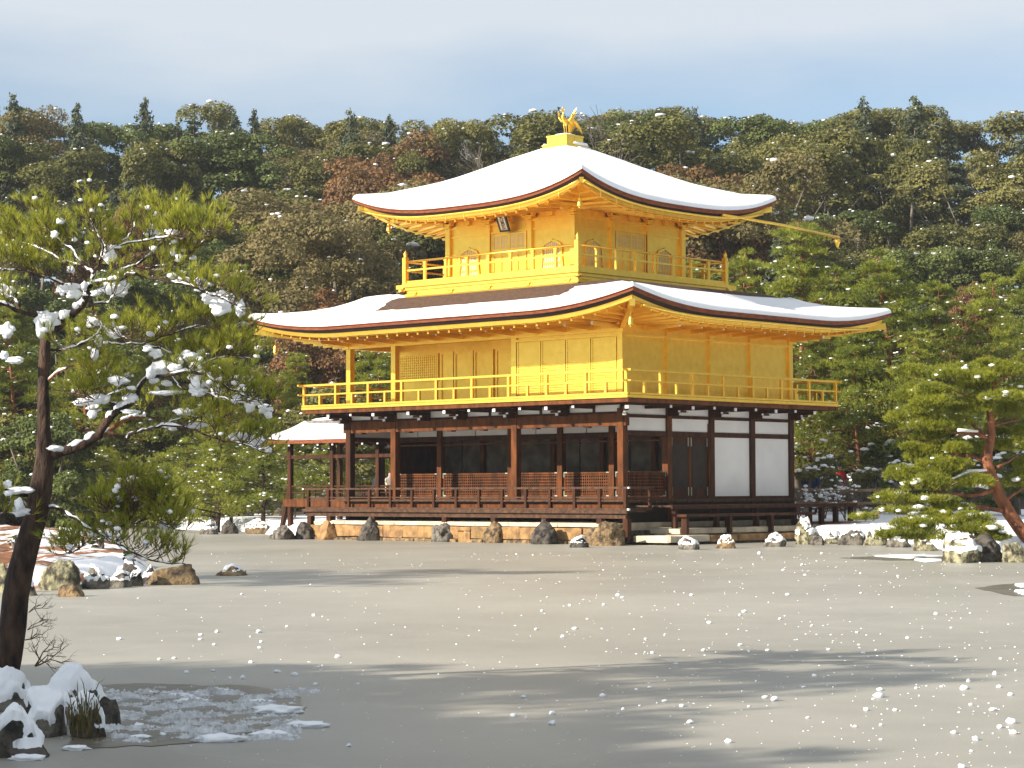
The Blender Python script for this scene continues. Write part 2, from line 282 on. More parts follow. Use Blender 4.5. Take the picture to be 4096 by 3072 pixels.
def ice_material():
    m = bpy.data.materials.new('frosted_ice'); m.use_nodes = True; t = m.node_tree; b = t.nodes['Principled BSDF']; L_ = t.links.new
    tcn = N(t, 'ShaderNodeTexCoord'); n1 = N(t, 'ShaderNodeTexNoise'); n1.inputs['Scale'].default_value = 0.10; n1.inputs['Detail'].default_value = 5; n1.inputs['Roughness'].default_value = 0.6
    n2 = N(t, 'ShaderNodeTexNoise'); n2.inputs['Scale'].default_value = 16; n2.inputs['Detail'].default_value = 4
    n3 = N(t, 'ShaderNodeTexNoise'); n3.inputs['Scale'].default_value = 1.4; n3.inputs['Detail'].default_value = 6
    for n_ in (n1, n2, n3): L_(tcn.outputs['Object'], n_.inputs['Vector'])
    r1 = N(t, 'ShaderNodeValToRGB'); e = r1.color_ramp.elements; e[0].position = 0.36; e[1].position = 0.62; e[0].color = (0.275, 0.265, 0.230, 1); e[1].color = (0.365, 0.352, 0.308, 1)
    L_(n1.outputs['Fac'], r1.inputs['Fac'])
    r3 = N(t, 'ShaderNodeValToRGB'); e = r3.color_ramp.elements; e[0].position = 0.3; e[1].position = 0.7; e[0].color = (0.90, 0.90, 0.90, 1); e[1].color = (1, 1, 1, 1); L_(n3.outputs['Fac'], r3.inputs['Fac'])
    ml = N(t, 'ShaderNodeMix', data_type='RGBA', blend_type='MULTIPLY'); ml.inputs['Factor'].default_value = 1; L_(r1.outputs['Color'], ml.inputs['A']); L_(r3.outputs['Color'], ml.inputs['B'])
    n4 = N(t, 'ShaderNodeTexVoronoi', feature='DISTANCE_TO_EDGE'); n4.inputs['Scale'].default_value = 0.11; n5 = N(t, 'ShaderNodeVectorMath', operation='ADD'); n6 = N(t, 'ShaderNodeTexNoise'); n6.inputs['Scale'].default_value = .35; n6.inputs['Detail'].default_value = 5
    L_(tcn.outputs['Object'], n6.inputs['Vector']); n7 = N(t, 'ShaderNodeVectorMath', operation='SCALE'); n7.inputs['Scale'].default_value = 6.0; L_(n6.outputs['Color'], n7.inputs[0]); L_(tcn.outputs['Object'], n5.inputs[0]); L_(n7.outputs['Vector'], n5.inputs[1]); L_(n5.outputs['Vector'], n4.inputs['Vector'])
    r8 = N(t, 'ShaderNodeValToRGB'); e = r8.color_ramp.elements; e[0].position = 0.0; e[1].position = 0.012; e[0].color = (.05, .05, .05, 1); e[1].color = (0, 0, 0, 1); L_(n4.outputs['Distance'], r8.inputs['Fac'])
    n9 = N(t, 'ShaderNodeTexNoise'); n9.inputs['Scale'].default_value = 34; n9.inputs['Detail'].default_value = 3; L_(tcn.outputs['Object'], n9.inputs['Vector']); r9 = N(t, 'ShaderNodeValToRGB'); e = r9.color_ramp.elements; e[0].position = .66; e[1].position = .74; e[0].color = (0, 0, 0, 1); e[1].color = (.30, .30, .30, 1); L_(n9.outputs['Fac'], r9.inputs['Fac'])
    mxx = N(t, 'ShaderNodeMath', operation='MAXIMUM'); L_(r8.outputs['Color'], mxx.inputs[0]); L_(r9.outputs['Color'], mxx.inputs[1])
    m9 = N(t, 'ShaderNodeMix', data_type='RGBA'); m9.inputs['B'].default_value = (.72, .72, .70, 1); L_(mxx.outputs[0], m9.inputs['Factor']); L_(ml.outputs['Result'], m9.inputs['A']); L_(m9.outputs['Result'], b.inputs['Base Color'])
    r2 = N(t, 'ShaderNodeMapRange'); r2.inputs['To Min'].default_value = 0.40; r2.inputs['To Max'].default_value = 0.50; L_(n3.outputs['Fac'], r2.inputs['Value']); L_(r2.outputs['Result'], b.inputs['Roughness'])
    b.inputs['Specular IOR Level'].default_value = 0.20
    bp = N(t, 'ShaderNodeBump'); bp.inputs['Strength'].default_value = 0.10; bp.inputs['Distance'].default_value = 0.01; L_(n2.outputs['Fac'], bp.inputs['Height']); L_(bp.outputs['Normal'], b.inputs['Normal'])
    return m
M['ice'] = ice_material()
kind(ob('pond_ice', MB().add([(-260,-160,0),(240,-160,0),(240,160,0),(-260,160,0)], [(0,1,2,3)]), 'ice'), 'structure')
M['water'] = mat('open_water', (0.105, 0.098, 0.080), 0.30, 0, (0.17, 0.150, 0.115), 1.5, bump=0.3, bscale=9, spec=0.16)
def pool(uvs, seed, z=0.004, m='water', name='open_water'):
    pts = [on_z(u, v) for u, v in uvs]; c = np.mean(pts, 0); out = []; n = len(pts)
    for i in range(n):
        a, b = pts[i], pts[(i+1) % n]
        for k in range(10):
            q = a+(b-a)*k/10; d = q-c; out.append(c+d*(1+0.10*fnoise(q, 2.5, seed)+0.05*fnoise(q, 9, seed)))
    mb = MB().add([(c[0], c[1], z)]+[(q[0], q[1], z) for q in out], [(0, 1+i, 1+(i+1) % len(out)) for i in range(len(out))])
    return kind(ob(name, mb, m), 'structure')
pool([(330,2745),(700,2738),(1050,2748),(1180,2790),(1230,2830),(1120,2890),(900,2960),(600,2990),(300,3000),(200,2900)], 3.3)
pool([(3900,2352),(4050,2335),(4300,2330),(4300,2395),(4050,2385)], 5.1)
pool([(3360,2232),(3560,2222),(3790,2224),(3790,2240),(3560,2242)], 6.7)

# ------------------------------------------------------------------ the pavilion
PV = thing('golden_pavilion', 'three storey pavilion with gilded upper storeys and snow covered curved roofs beside the frozen pond', 'pavilion')
def frame(face, cx0=None):
    # maps (s along face, d outwards) to world x,y for the 2 lower storeys
    return {'S': lambda s, d: (s, -d), 'E': lambda s, d: (d, s), 'N': lambda s, d: (s, WY+d), 'W': lambda s, d: (-LX-d, s)}[face]
def fb(name, face, m, s0, s1, d0, d1, z0, z1, par=PV):
    f = frame(face); a = f(s0, d0); b = f(s1, d1); return bx(name, par, m, a[0], b[0], a[1], b[1], z0, z1)
SX = [-5.5*K, -4.5*K, -3*K, -2*K, -K, 0.0]; EY = [0, K, 2*K, 3*K, 4*K]
# ---- first storey
for x in (0, -2*K, -4.5*K, -5.5*K): bx('column', PV, 'redwood' if x > -11 else 'wood', x-.11, x+.11, -.11, .11, 0.62, 4.0)
for x in SX[1:5]: bx('column', PV, 'redwood', x-.10, x+.10, K-.10, K+.10, 1.30, 3.9)
for y in EY[1:]: bx('column', PV, 'redwood' if y == K else 'wood', -.11, .11, y-.11, y+.11, 0.62, 4.0)
for y in EY[1:]: bx('column', PV, 'wood', -LX-.11, -LX+.11, y-.11, y+.11, 0.62, 4.0)
for x in SX[1:5]: bx('column', PV, 'wood', x-.11, x+.11, WY-.11, WY+.11, 0.62, 4.0)
bx('floor_deck', PV, 'greywood', -LX-.15, .15, -.16, WY+.15, 1.20, 1.30)
bx('floor_fascia', PV, 'redwood', -LX-.12, .12, -.13, -.05, 1.0, 1.197)
for x0, x1 in zip(SX[:-1], SX[1:]):                      # tall interior screens in the dark room
    for k in range(2):
        a = x0+(x1-x0)*k/2; b = x0+(x1-x0)*(k+1)/2
        bx('interior_screen', PV, 'dim', a+.03, b-.03, 2*K, 2*K+.04, 1.3, 3.3)
for x in SX: bx('interior_column', PV, 'redwood', x-.09, x+.09, 2*K-.16, 2*K-.01, 1.30, 3.6)
def mid(a, b): return (a+b)/2
bx('ceiling', PV, 'black', -LX+.1, -.1, .15, WY-.1, 3.58, 3.62)
bx('storey_floor', PV, 'wood', -LX-.12, .12, -.12, WY+.12, 4.11, 4.19)
fb('beam', 'S', 'redwood', -LX-.25, .20, -.085, .085, 3.48, 3.84)
for x in [-11.1, -8.9, -7.0, -5.6, -3.4, -1.35]: fb('beam_block', 'S', 'wood', x-.09, x+.09, -.10, .10, 3.44, 3.50)
fb('tie_beam', 'S', 'wood', -LX, 0, -.06, .06, 3.845, 3.90)
for x0, x1 in zip(SX[:-1], SX[1:]):
    xm = (x0+x1)/2
    for a, b in ((x0+.10, xm-.05), (xm+.05, x1-.10)): fb('wall_panel', 'S', 'plaster', a, b, -.03, .03, 3.90, 4.10)
    fb('strut', 'S', 'wood', xm-.05, xm+.05, -.05, .05, 3.90, 4.10)
    for a, b in ((x0+.1, xm-.02), (xm+.02, x1-.1)): bx('inner_frieze', PV, 'plaster', a, b, K-.02, K+.02, 3.36, 3.56)
    bx('inner_lintel', PV, 'wood', x0+.1, x1-.1, K-.06, K+.06, 3.20, 3.36)
    bx('inner_rail', PV, 'redwood', x0+.1, x1-.1, K-.05, K+.05, 3.06, 3.11)
def lattice_screen(x0, x1, y, z0, z1, face='S'):
    f = (lambda s, d: (s, y-d)) if face == 'S' else (lambda s, d: (y+d, s))
    def b(nm, s0, s1, d0, d1, za, zb, m, par): p_, q_ = f(s0, d0), f(s1, d1); return bx(nm, par, m, p_[0], q_[0], p_[1], q_[1], za, zb)
    fr = b('lattice_screen', x0, x1, -.03, -.015, z0, z1, 'black', PV)
    for s0, s1, za, zb in ((x0, x1, z1-.05, z1), (x0, x1, z0, z0+.05)): b('rail', s0, s1, -.015, .03, za, zb, 'redwood', fr)
    for s0 in (x0, x1-.05): b('stile', s0, s0+.05, -.0148, .0285, z0+.05, z1-.05, 'redwood', fr)
    n = max(2, int((x1-x0)/.085)); mb = MB()
    for i in range(1, n):
        s = x0+(x1-x0)*i/n; p_, q_ = f(s-.014, -.014), f(s+.014, .020); mb.box(min(p_[0],q_[0]), max(p_[0],q_[0]), min(p_[1],q_[1]), max(p_[1],q_[1]), z0+.05, z1-.05)
    kind(ob('lattice', mb, 'redwood', fr), 'stuff')
    mb = MB(); nz_ = 8
    for i in range(1, nz_):
        zz = z0+(z1-z0)*i/nz_; p_, q_ = f(x0+.05, -.013), f(x1-.05, .025); mb.box(min(p_[0],q_[0]), max(p_[0],q_[0]), min(p_[1],q_[1]), max(p_[1],q_[1]), zz-.016, zz+.016)
    kind(ob('lattice', mb, 'redwood', fr), 'stuff')
    for s in (x0, x1):
        sg = 1 if s == x0 else -1
        for za, zb in ((z1-.16, z1+.004), (z0-.004, z0+.16)): b('corner_fitting', s-.003*sg, s+sg*.032, .031, .036, za, zb, 'verdigris', fr)
        for za, zb in ((z1-.030, z1+.004), (z0-.004, z0+.030)): b('corner_fitting', s+sg*.034, s+sg*.15, .031, .036, za, zb, 'verdigris', fr)
for x0, x1 in zip(SX[:-1], SX[1:]): lattice_screen(x0+.11, x1-.11, K, 1.39, 2.14)
lattice_screen(.12, K-.11, 0, 1.39, 2.14, 'E')
bx('sill', PV, 'redwood', -LX+.1, -.1, K-.08, K+.08, 1.305, 1.385); bx('sill', PV, 'redwood', -.08, .08, .12, K-.11, 1.305, 1.385)
bx('hanging_screen', PV, 'paper', -1.6, -1.25, 2*K-.24, 2*K-.22, 2.0, 3.1); bx('hanging_screen', PV, 'paper', -.95, -.7, 2*K-.24, 2*K-.22, 2.0, 3.1)
def mid(a, b): return (a+b)/2
for y0, y1 in zip(EY[:-1], EY[1:]):
    i = EY.index(y0)
    for fc in ('E', 'W'):
        for a, b in ((y0+.115, y1-.115),):
            fb('wall_panel', fc, 'plaster', a, b, -.03, .035, 3.83, 4.10); fb('wall_panel', fc, 'plaster', a, b, -.03, .035, 3.345, 3.73)
        if i >= 2 or (fc == 'W' and i >= 1): fb('wall_panel', fc, 'plaster' if (fc == 'E' or i > 1) else 'wood', y0+.115, y1-.115, -.03, .030, 1.375, 3.195)
for fc in ('E', 'W'):
    fb('beam', fc, 'wood', -.1, WY+.1, -.07, .072, 3.732, 3.828); fb('beam', fc, 'wood', -.1, WY+.1, -.07, .076, 3.197, 3.342); fb('sill_beam', fc, 'wood', .11, WY+.1, -.07, .078, 1.17, 1.373)
for a, b in ((K+.12, 1.5*K-.01), (1.5*K+.01, 2*K-.12)):
    dl = fb('door_leaf', 'E', 'wood', a, b, -.03, .02, 1.375, 3.195)
    fb('door_panel', 'E', 'black', a+.12, b-.12, .021, .030, 1.62, 2.95, dl)
    for s0 in (a, b-.045): fb('stile', 'E', 'redwood', s0, s0+.045, .021, .034, 1.40, 3.18, dl)
    for za, zb in ((1.40, 1.66), (2.90, 3.17)):
        for s0 in (a+.05, b-.085): fb('corner_fitting', 'E', 'verdigris', s0, s0+.035, .0345, .042, za, zb, dl)
for x0, x1 in zip(SX[:-1], SX[1:]):
    fb('wall_panel', 'N', 'plaster', x0+.115, x1-.115, -.03, .03, 1.375, 3.195); fb('wall_panel', 'N', 'plaster', x0+.115, x1-.115, -.03, .03, 3.34, 4.02)
fb('beam', 'N', 'wood', -LX, 0, -.07, .07, 3.197, 3.338)
# brackets under the balcony, with white painted ends
def bracket(face, s, corner=False):
    f = frame(face); q = f(s, 0)
    def b(par, nm, m, s0, s1, d0, d1, z0, z1): return fb(nm, face, m, s0, s1, d0, d1, z0, z1, par)
    br = b(PV, 'bracket', 'wood', s-.07, s+.07, .08, .50, 3.80, 3.96); b(br, 'bracket_arm', 'wood', s-.06, s+.06, .0, .98, 3.965, 4.085)
    b(br, 'bearing_block', 'wood', s-.25, s+.25, .50, .62, 3.90, 3.962); b(br, 'white_end', 'tip', s-.05, s+.05, .501, .53, 3.815, 3.895); b(br, 'white_end', 'tip', s-.055, s+.055, .981, 1.01, 3.975, 4.075)
    for k in (-.2, .2): b(br, 'white_end', 'tip', s+k-.045, s+k+.045, .621, .635, 3.905, 3.955)
for x in SX[:-1]+[-3.75*K]:
    bracket('S', x); bracket('N', x)
for i in range(5):
    if i: bracket('E', i*K)
    bracket('W', i*K)
for x0, x1 in zip(SX[:-1], SX[1:]):
    a = fb('bracket_arm', 'S', 'wood', mid(x0, x1)-.05, mid(x0, x1)+.05, .0, .98, 4.0, 4.09); fb('white_end', 'S', 'tip', mid(x0, x1)-.045, mid(x0, x1)+.045, .981, 1.005, 4.005, 4.085, a)
for i in range(4): a = fb('bracket_arm', 'E', 'wood', (i+.5)*K-.05, (i+.5)*K+.05, .0, .98, 4.0, 4.09); fb('white_end', 'E', 'tip', (i+.5)*K-.045, (i+.5)*K+.045, .981, 1.005, 4.005, 4.085, a)
cb = ob('corner_bracket', MB().beam((0,0,3.90),(.95,-.95,3.98),.13,.15), 'wood', PV)
for t_, z_ in ((.45,3.82),(.72,3.90),(.98,3.98)): ob('white_end', MB().beam((t_*.97,-t_*.97,z_),(t_*.97+.05,-t_*.97-.05,z_),.11,.10), 'tip', cb)
# lower veranda on the pond side, its railing and posts
for k, (y0, y1) in enumerate(((-1.06,-.76),(-.75,-.46),(-.45,-.17))): bx('veranda_plank', PV, 'greywood', -12.75, 1.02, y0, y1, .935, .985-.002*k)
bx('veranda_edge', PV, 'greywood', -12.80, 1.06, -1.12, -1.063, .90, .992)
bx('veranda_beam', PV, 'greywood', -12.7, .96, -1.04, -.92, .755, .898)
sx_ = [-12.55,-11.62,-9.55,-6.35,-4.27,-2.21,-.06,.93]
for x in sx_: bx('support_post', PV, 'wood', x-.09, x+.09, -1.03, -.85, .10, .754)
rl = bx('railing', PV, 'greywood', -12.85, 1.0, -1.0, -.93, 1.615, 1.675)
for z in (1.365, 1.265): bx('rail', rl, 'greywood', -12.7, .93, -.99, -.95, z-.022, z+.022)
bx('rail', rl, 'greywood', -12.75, .98, -1.01, -.93, .988, 1.05)
px_ = np.linspace(-12.62, .91, 15)
for x in px_: bx('post', rl, 'wood', x-.045, x+.045, -1.02, -.935, 1.052, 1.612)
bx('white_end', rl, 'tip', -12.93, -12.86, -.995, -.935, 1.618, 1.672); bx('white_end', rl, 'tip', 1.002, 1.05, -.995, -.935, 1.618, 1.672); bx('white_end', rl, 'tip', .985, 1.05, -1.005, -.935, .99, 1.048)
r2_ = bx('railing', PV, 'greywood', .88, .95, -.92, .25, 1.616, 1.676)
for z in (1.365, 1.265): bx('rail', r2_, 'greywood', .895, .935, -.93, .13, z-.02, z+.02)
bx('rail', r2_, 'greywood', .87, .95, -.92, .2, .988, 1.05); bx('post', r2_, 'wood', .87, .955, .10, .18, 1.052, 1.613)
# west return of the veranda and its supports
bx('veranda_plank', PV, 'greywood', -12.75, -11.8, -.16, 3.0, .93, .98)
# east veranda, step and platform
for k in range(4): bx('veranda_plank', PV, 'greywood', .14+.36*k, .14+.36*k+.35, .30, 9.9, 1.075, 1.125)
bx('veranda_edge', PV, 'wood', 1.58, 1.64, .28, 9.92, 1.02, 1.13)
for y in (.6, 2.6, 4.6, 6.6, 8.1, 8.9, 9.75): bx('support_post', PV, 'wood', 1.40, 1.54, y-.07, y+.07, .30, 1.07)
st = bx('wooden_step', PV, 'wood', 1.75, 2.10, .35, 6.9, .79, .87)
for y in (.5, 2.6, 4.7, 6.75): bx('leg', st, 'wood', 1.83, 2.02, y-.06, y+.06, .30, .788)
for xa, xb, ya, yb in ((.02,.08,.12,WY), (-LX-.08,-LX-.02,.12,WY), (-LX,0,WY-.06,WY-.02)): bx('crawl_space_shade', PV, 'black', xa, xb, ya, yb, .55, 1.168)  # dark boards added to stand for the shade under the floor
# ---- second storey balcony, railing
for face, a, b in (('S', -LX-1.14, 1.14), ('E', -1.14, WY+1.14), ('N', -LX-1.14, 1.14), ('W', -1.14, WY+1.14)):
    e = 0.0 if face in 'SN' else .11
    fb('balcony_edge', face, 'redwood', a+e, b-e, 1.0, 1.11, 4.12, 4.245)
    fb('balcony_joist', face, 'wood', a+.2, b-.2, .72, .84, 4.13, 4.22)
    r = fb('balcony_railing', face, 'gold', a+e*.6, b-e*.6, 1.05, 1.15, 4.25, 4.335)
    xo = .12 if face in 'SN' else .20
    fb('rail', face, 'gold', a-xo, b+xo, 1.065, 1.135, 5.02, 5.085, r); fb('rail', face, 'gold', a-xo+.01, b+xo-.01, 1.075, 1.125, 4.715, 4.765, r)
    fb('rail', face, 'gold', a+e, b-e, 1.060, 1.140, 4.345, 4.405, r)
    n = 10 if face in 'SN' else 8
    for i in range(n):
        s = a+.08+(b-a-.16)*i/(n-1)
        if face in 'SN' or 0 < i < n-1: fb('post', face, 'gold', s-.045, s+.045, 1.055, 1.13, 4.406, 5.018, r)
        if i < n-1:
            s2 = s+(b-a-.16)/(n-1)/2; fb('short_post', face, 'gold', s2-.04, s2+.04, 1.06, 1.125, 4.406, 4.713, r)
bx('balcony_floor', PV, 'greywood', -LX-1.04, 1.04, -1.04, WY+1.04, 4.246, 4.40)
# ---- second storey columns, walls
for x in (0, -2*K, -4.5*K, -5.5*K): bx('column', PV, 'gold', x-.10, x+.10, -.10, .10, 4.40, 6.55)
for y in EY[1:]:
    bx('column', PV, 'gold', -.10, .10, y-.10, y+.10, 4.40, 6.55); bx('column', PV, 'gold', -LX-.10, -LX+.10, y-.10, y+.10, 4.40, 6.55)
for x in SX[1:5]: bx('column', PV, 'gold', x-.1, x+.1, WY-.1, WY+.1, 4.40, 6.55)
for y0, y1 in zip(EY[:-1], EY[1:]):
    bx('wall_panel', PV, 'gold', -.04, .03, y0+.10, y1-.10, 4.402, 6.55)
    if y0 > 0: bx('wall_panel', PV, 'gold', -LX-.03, -LX+.04, y0+.10, y1-.10, 4.402, 6.55)
for x0, x1 in zip(SX[:-1], SX[1:]): bx('wall_panel', PV, 'gold', x0+.1, x1-.1, WY-.04, WY+.03, 4.402, 6.55)
fb('wall_rail', 'E', 'gold', -.06, WY+.14, -.05, .118, 6.16, 6.23); fb('wall_rail', 'E', 'gold', .1, WY-.1, .02, .06, 4.402, 4.50)
fb('top_beam', 'S', 'gold', -LX-.14, .14, -.05, .118, 6.26, 6.50); fb('top_beam', 'W', 'gold', -.14, WY, -.05, .112, 6.26, 6.50)
fb('wall_rail', 'S', 'gold', -2*K+.1, -.1, -.04, .112, 6.13, 6.20)
bx('wall_panel', PV, 'gold', -2*K+.1, -.1, -.02, .04, 4.402, 6.26)
for i in range(4):                                         # four ribbed shutters
    x0 = -2*K+.12+i*1.0; x1 = x0+.97
    sh = bx('shutter', PV, 'gold', x0, x1, -.055, -.025, 4.50, 6.11)
    for s0 in (x0, x1-.05): bx('stile', sh, 'gold', s0, s0+.05, -.085, -.056, 4.50, 6.11)
    for z in np.arange(4.54, 6.09, .075): bx('slat', sh, 'gold', x0+.052, x1-.052, -.078, -.0555, z, z+.045)
bx('wall_panel', PV, 'gold', -2*K-.03, -2*K+.03, .10, K-.05, 4.402, 6.5)         # side of the loggia
bx('loggia_ceiling', PV, 'gold', -LX-.08, -2*K-.03, -.05, K+.05, 6.44, 6.50)
bx('wall_panel', PV, 'gold', -LX+.05, -2*K, K, K+.06, 4.402, 6.44)
lt = bx('lattice_window', PV, 'gold', -11.50, -9.62, K-.03, K-.005, 5.22, 6.14)
for s0, s1, za, zb in ((-11.5,-9.62,6.09,6.14),(-11.5,-9.62,5.22,5.27)): bx('rail', lt, 'gold', s0, s1, K-.062, K-.031, za, zb)
for x in (-11.5, -9.67): bx('stile', lt, 'gold', x, x+.05, K-.061, K-.0315, 5.272, 6.088)
mb = MB()
for i in range(1, 20): x = -11.5+1.88*i/20; mb.box(x-.018, x+.018, K-.058, K-.031, 5.271, 6.089)
kind(ob('lattice', mb, 'gold', lt), 'stuff'); mb = MB()
for i in range(1, 11): z = 5.22+.92*i/11; mb.box(-11.45, -9.67, K-.055, K-.0312, z-.014, z+.014)
kind(ob('lattice', mb, 'gold', lt), 'stuff')
for x0, x1 in ((-9.5,-8.9),(-8.86,-8.0),(-7.96,-7.1),(-7.0,-5.7),(-5.65,-4.4)):
    dp = bx('door_panel', PV, 'gold', x0, x1, K-.04, K-.005, 4.44, 6.16)
    for s0 in (x0, x1-.07): bx('stile', dp, 'gold', s0, s0+.07, K-.075, K-.041, 4.44, 6.16)
    for za, zb in ((4.44,4.52),(6.08,6.16),(5.22,5.29)): bx('rail', dp, 'gold', x0+.072, x1-.072, K-.072, K-.041, za, zb)
# ---- curved roofs
X3, Y3, H3 = -5.7868, 4.1516, 2.695
CX2, CY2, HX2, HY2 = -LX/2, WY/2, LX/2+2.42, WY/2+2.42
HU = 4.96
def z_low(px, py):
    dx = HX2-abs(px-CX2); dy = HY2-abs(py-CY2); d = max(0.0, min(dx, dy)); q = abs(dx-dy)
    return float(np.interp(d, [0,.8,1.5,2.0,2.45,2.84,3.4,4.6], [6.83,7.0,7.20,7.40,7.65,7.89,7.93,8.0])) + .47*max(0, 1-d/2.9)**1.3*max(0, 1-q/4.2)**2.1
def z_upp(px, py):
    dx = abs(px-X3); dy = abs(py-Y3); r = max(dx, dy); q = r-min(dx, dy)
    return float(np.interp(r, [.3,.62,1.43,2.02,2.62,3.09,4.1,4.96], [12.66,12.62,12.24,11.90,11.53,11.25,10.74,10.46])) + .66*(max(r-1.5, 0)/3.46)**1.5*max(0, 1-q/5)**3
def perim(cx, cy, hx, hy, ns):       # ring of points at an inset, corners shared
    out = []; tt = np.linspace(-1, 1, ns+1)[:-1]; tt = np.sin(tt*math.pi/2)
    for sgn in range(4):
        for t in tt:
            out.append({0:(cx+hx*t, cy-hy), 1:(cx+hx, cy+hy*t), 2:(cx-hx*t, cy+hy), 3:(cx-hx, cy-hy*t)}[sgn])
    return out
def sheet(cx, cy, hx, hy, insets, zf, ns, off=lambda x, y, d: 0.0):
    mb = MB(); n = 4*ns
    for d in insets:
        for x, y in perim(cx, cy, hx-d, hy-d, ns): mb.v.append((x, y, zf(x, y)+off(x, y, d)))
    for k in range(len(insets)-1):
        for i in range(n): mb.f.append((k*n+i, k*n+(i+1) % n, (k+1)*n+(i+1) % n, (k+1)*n+i))
    return mb
def ring(cx, cy, hx, hy, zf, prof, ns):   # prof: (inset, dz below eave, weight of absolute z, absolute z)
    mb = MB(); n = 4*ns; e = perim(cx, cy, hx, hy, ns)
    for d, dz, wt, za in prof:
        for (x0, y0), (x, y) in zip(e, perim(cx, cy, hx-d, hy-d, ns)): mb.v.append((x, y, (zf(x0, y0)+dz)*(1-wt)+za*wt))
    for k in range(len(prof)-1):
        for i in range(n): mb.f.append((k*n+i, (k+1)*n+i, (k+1)*n+(i+1) % n, k*n+(i+1) % n))
    return mb
def make_roof(cx, cy, hx, hy, zf, insets, ns, T, wall_in, zwall, bare, name):
    base = ob(name, sheet(cx, cy, hx, hy, insets, zf, ns), 'shingle', PV, True)
    def off(x, y, d):
        t = T*math.sqrt(max(0, 1-(1-min(d/.16, 1))**2))*(1+.12*fnoise((x, y, 0), .8, 4.0)) + .004 - (.03 if d < .001 else 0)
        b_ = bare(x, y, d)
        return t if b_ <= 0 else max(t-b_, -.05)
    ob('roof_snow', sheet(cx, cy, hx-.015, hy-.015, insets, zf, ns, off), 'snow', base, True)
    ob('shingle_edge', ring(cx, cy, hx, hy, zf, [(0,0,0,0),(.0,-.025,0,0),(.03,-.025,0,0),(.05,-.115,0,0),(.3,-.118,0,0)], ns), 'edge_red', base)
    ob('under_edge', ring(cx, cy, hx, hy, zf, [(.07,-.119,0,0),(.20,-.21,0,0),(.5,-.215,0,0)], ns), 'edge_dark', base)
    ob('eave_fascia', ring(cx, cy, hx, hy, zf, [(.24,-.214,0,0),(.26,-.34,0,0),(.42,-.345,0,0),(.43,-.36,0,0)], ns), 'gold', base)
    ob('soffit', ring(cx, cy, hx, hy, zf, [(.40,-.33,0,0),(wall_in*.6,-.30,.55,zwall),(wall_in+.1,0,1,zwall)], ns), 'gold', base)
    # rafters
    for side in range(4):
        ln = 2*(hx if side % 2 == 0 else hy); cnt = int(ln/.46)
        for i in range(1, cnt):
            t = -1+2*i/cnt
            p0 = {0:(cx+(hx-.4)*t, cy-hy+.40), 1:(cx+hx-.40, cy+(hy-.4)*t), 2:(cx-(hx-.4)*t, cy+hy-.40), 3:(cx-hx+.40, cy-(hy-.4)*t)}[side]
            e0 = {0:(cx+hx*t, cy-hy), 1:(cx+hx, cy+hy*t), 2:(cx-hx*t, cy+hy), 3:(cx-hx, cy-hy*t)}[side]
            rem = (1-abs(t))*(hx if side % 2 == 0 else hy)
            ln2 = min(wall_in-.4, max(.25, rem-.1)); dv = {0:(0,1),1:(-1,0),2:(0,-1),3:(1,0)}[side]
            z0 = zf(*e0)-.40; fr_ = ln2/(wall_in-.4); z1 = z0+(zwall-.04-z0)*fr_*.96
            ob('rafter', MB().beam((p0[0], p0[1], z0), (p0[0]+dv[0]*ln2, p0[1]+dv[1]*ln2, z1), .075, .07), 'gold', base)
    return base
def bare_low(x, y, d):
    # strip under the balcony where no snow lies, ragged edge
    dx = abs(x-X3); dy = Y3-y; g = .10*fnoise((x, y, 0), 3.0, 1.0)+.05*fnoise((x, y, 0), 11.0, 2.0)
    v = 0.0
    if y < Y3 and -4.55-2*g < x-X3 < 4.1+g and d > 1.45+g: v = max(v, min(.30*(d-1.45-g), .5*(4.55+2*g+x-X3), .5*(4.3+g-(x-X3))))
    if x > X3 and abs(y-Y3) < 4.3+g and x < .12+g*.5 and d > 1.7: v = max(v, 6*min(.12+.5*g-x, 4.3+g-abs(y-Y3)))
    return v
ins2 = [0,.03,.08,.16,.3,.5,.7,.9,1.1,1.3,1.45,1.6,1.7,1.8,1.9,2.0,2.1,2.2,2.35,2.5,2.75,3.0,3.4,3.8,4.2,4.6]
roof2 = make_roof(CX2, CY2, HX2, HY2, z_low, ins2, 90, .15, 2.42, 6.56, bare_low, 'lower_roof')
ins3 = [0,.03,.08,.16,.3,.55,.85,1.2,1.6,2.0,2.4,2.8,3.2,3.6,3.9,4.15,4.3,4.4]
roof3 = make_roof(X3, Y3, HU, HU, z_upp, ins3, 60, .15, HU-H3, 10.42, lambda x, y, d: 0, 'upper_roof')
# beam ends under the lower eaves
for i in range(12):
    x = -LX+i*LX/11
    a = ob('eave_arm', MB().beam((x,-.1,6.40),(x,-1.35,6.45),.09,.12), 'gold', PV); ob('white_end', MB().box(x-.04,x+.04,-1.372,-1.352,6.41,6.49), 'tip', a)
for i in range(1, 9):
    y = i*WY/8
    a = ob('eave_arm', MB().beam((.1,y,6.40),(1.35,y,6.45),.09,.12), 'gold', PV); ob('white_end', MB().box(1.352,1.372,y-.04,y+.04,6.41,6.49), 'tip', a)
for sx, sy, cx_, cy_ in ((1,-1,0,0),(-1,-1,-LX,0),(1,1,0,WY),(-1,1,-LX,WY)):
    ob('hip_rafter', MB().beam((cx_,cy_,6.45),(cx_+sx*2.25,cy_+sy*2.25,6.86),.15,.20), 'gold', roof2)
    ob('hip_rafter', MB().beam((X3+sx*H3,Y3+sy*H3,10.38),(X3+sx*4.82,Y3+sy*4.82,10.80),.13,.18), 'gold', roof3)
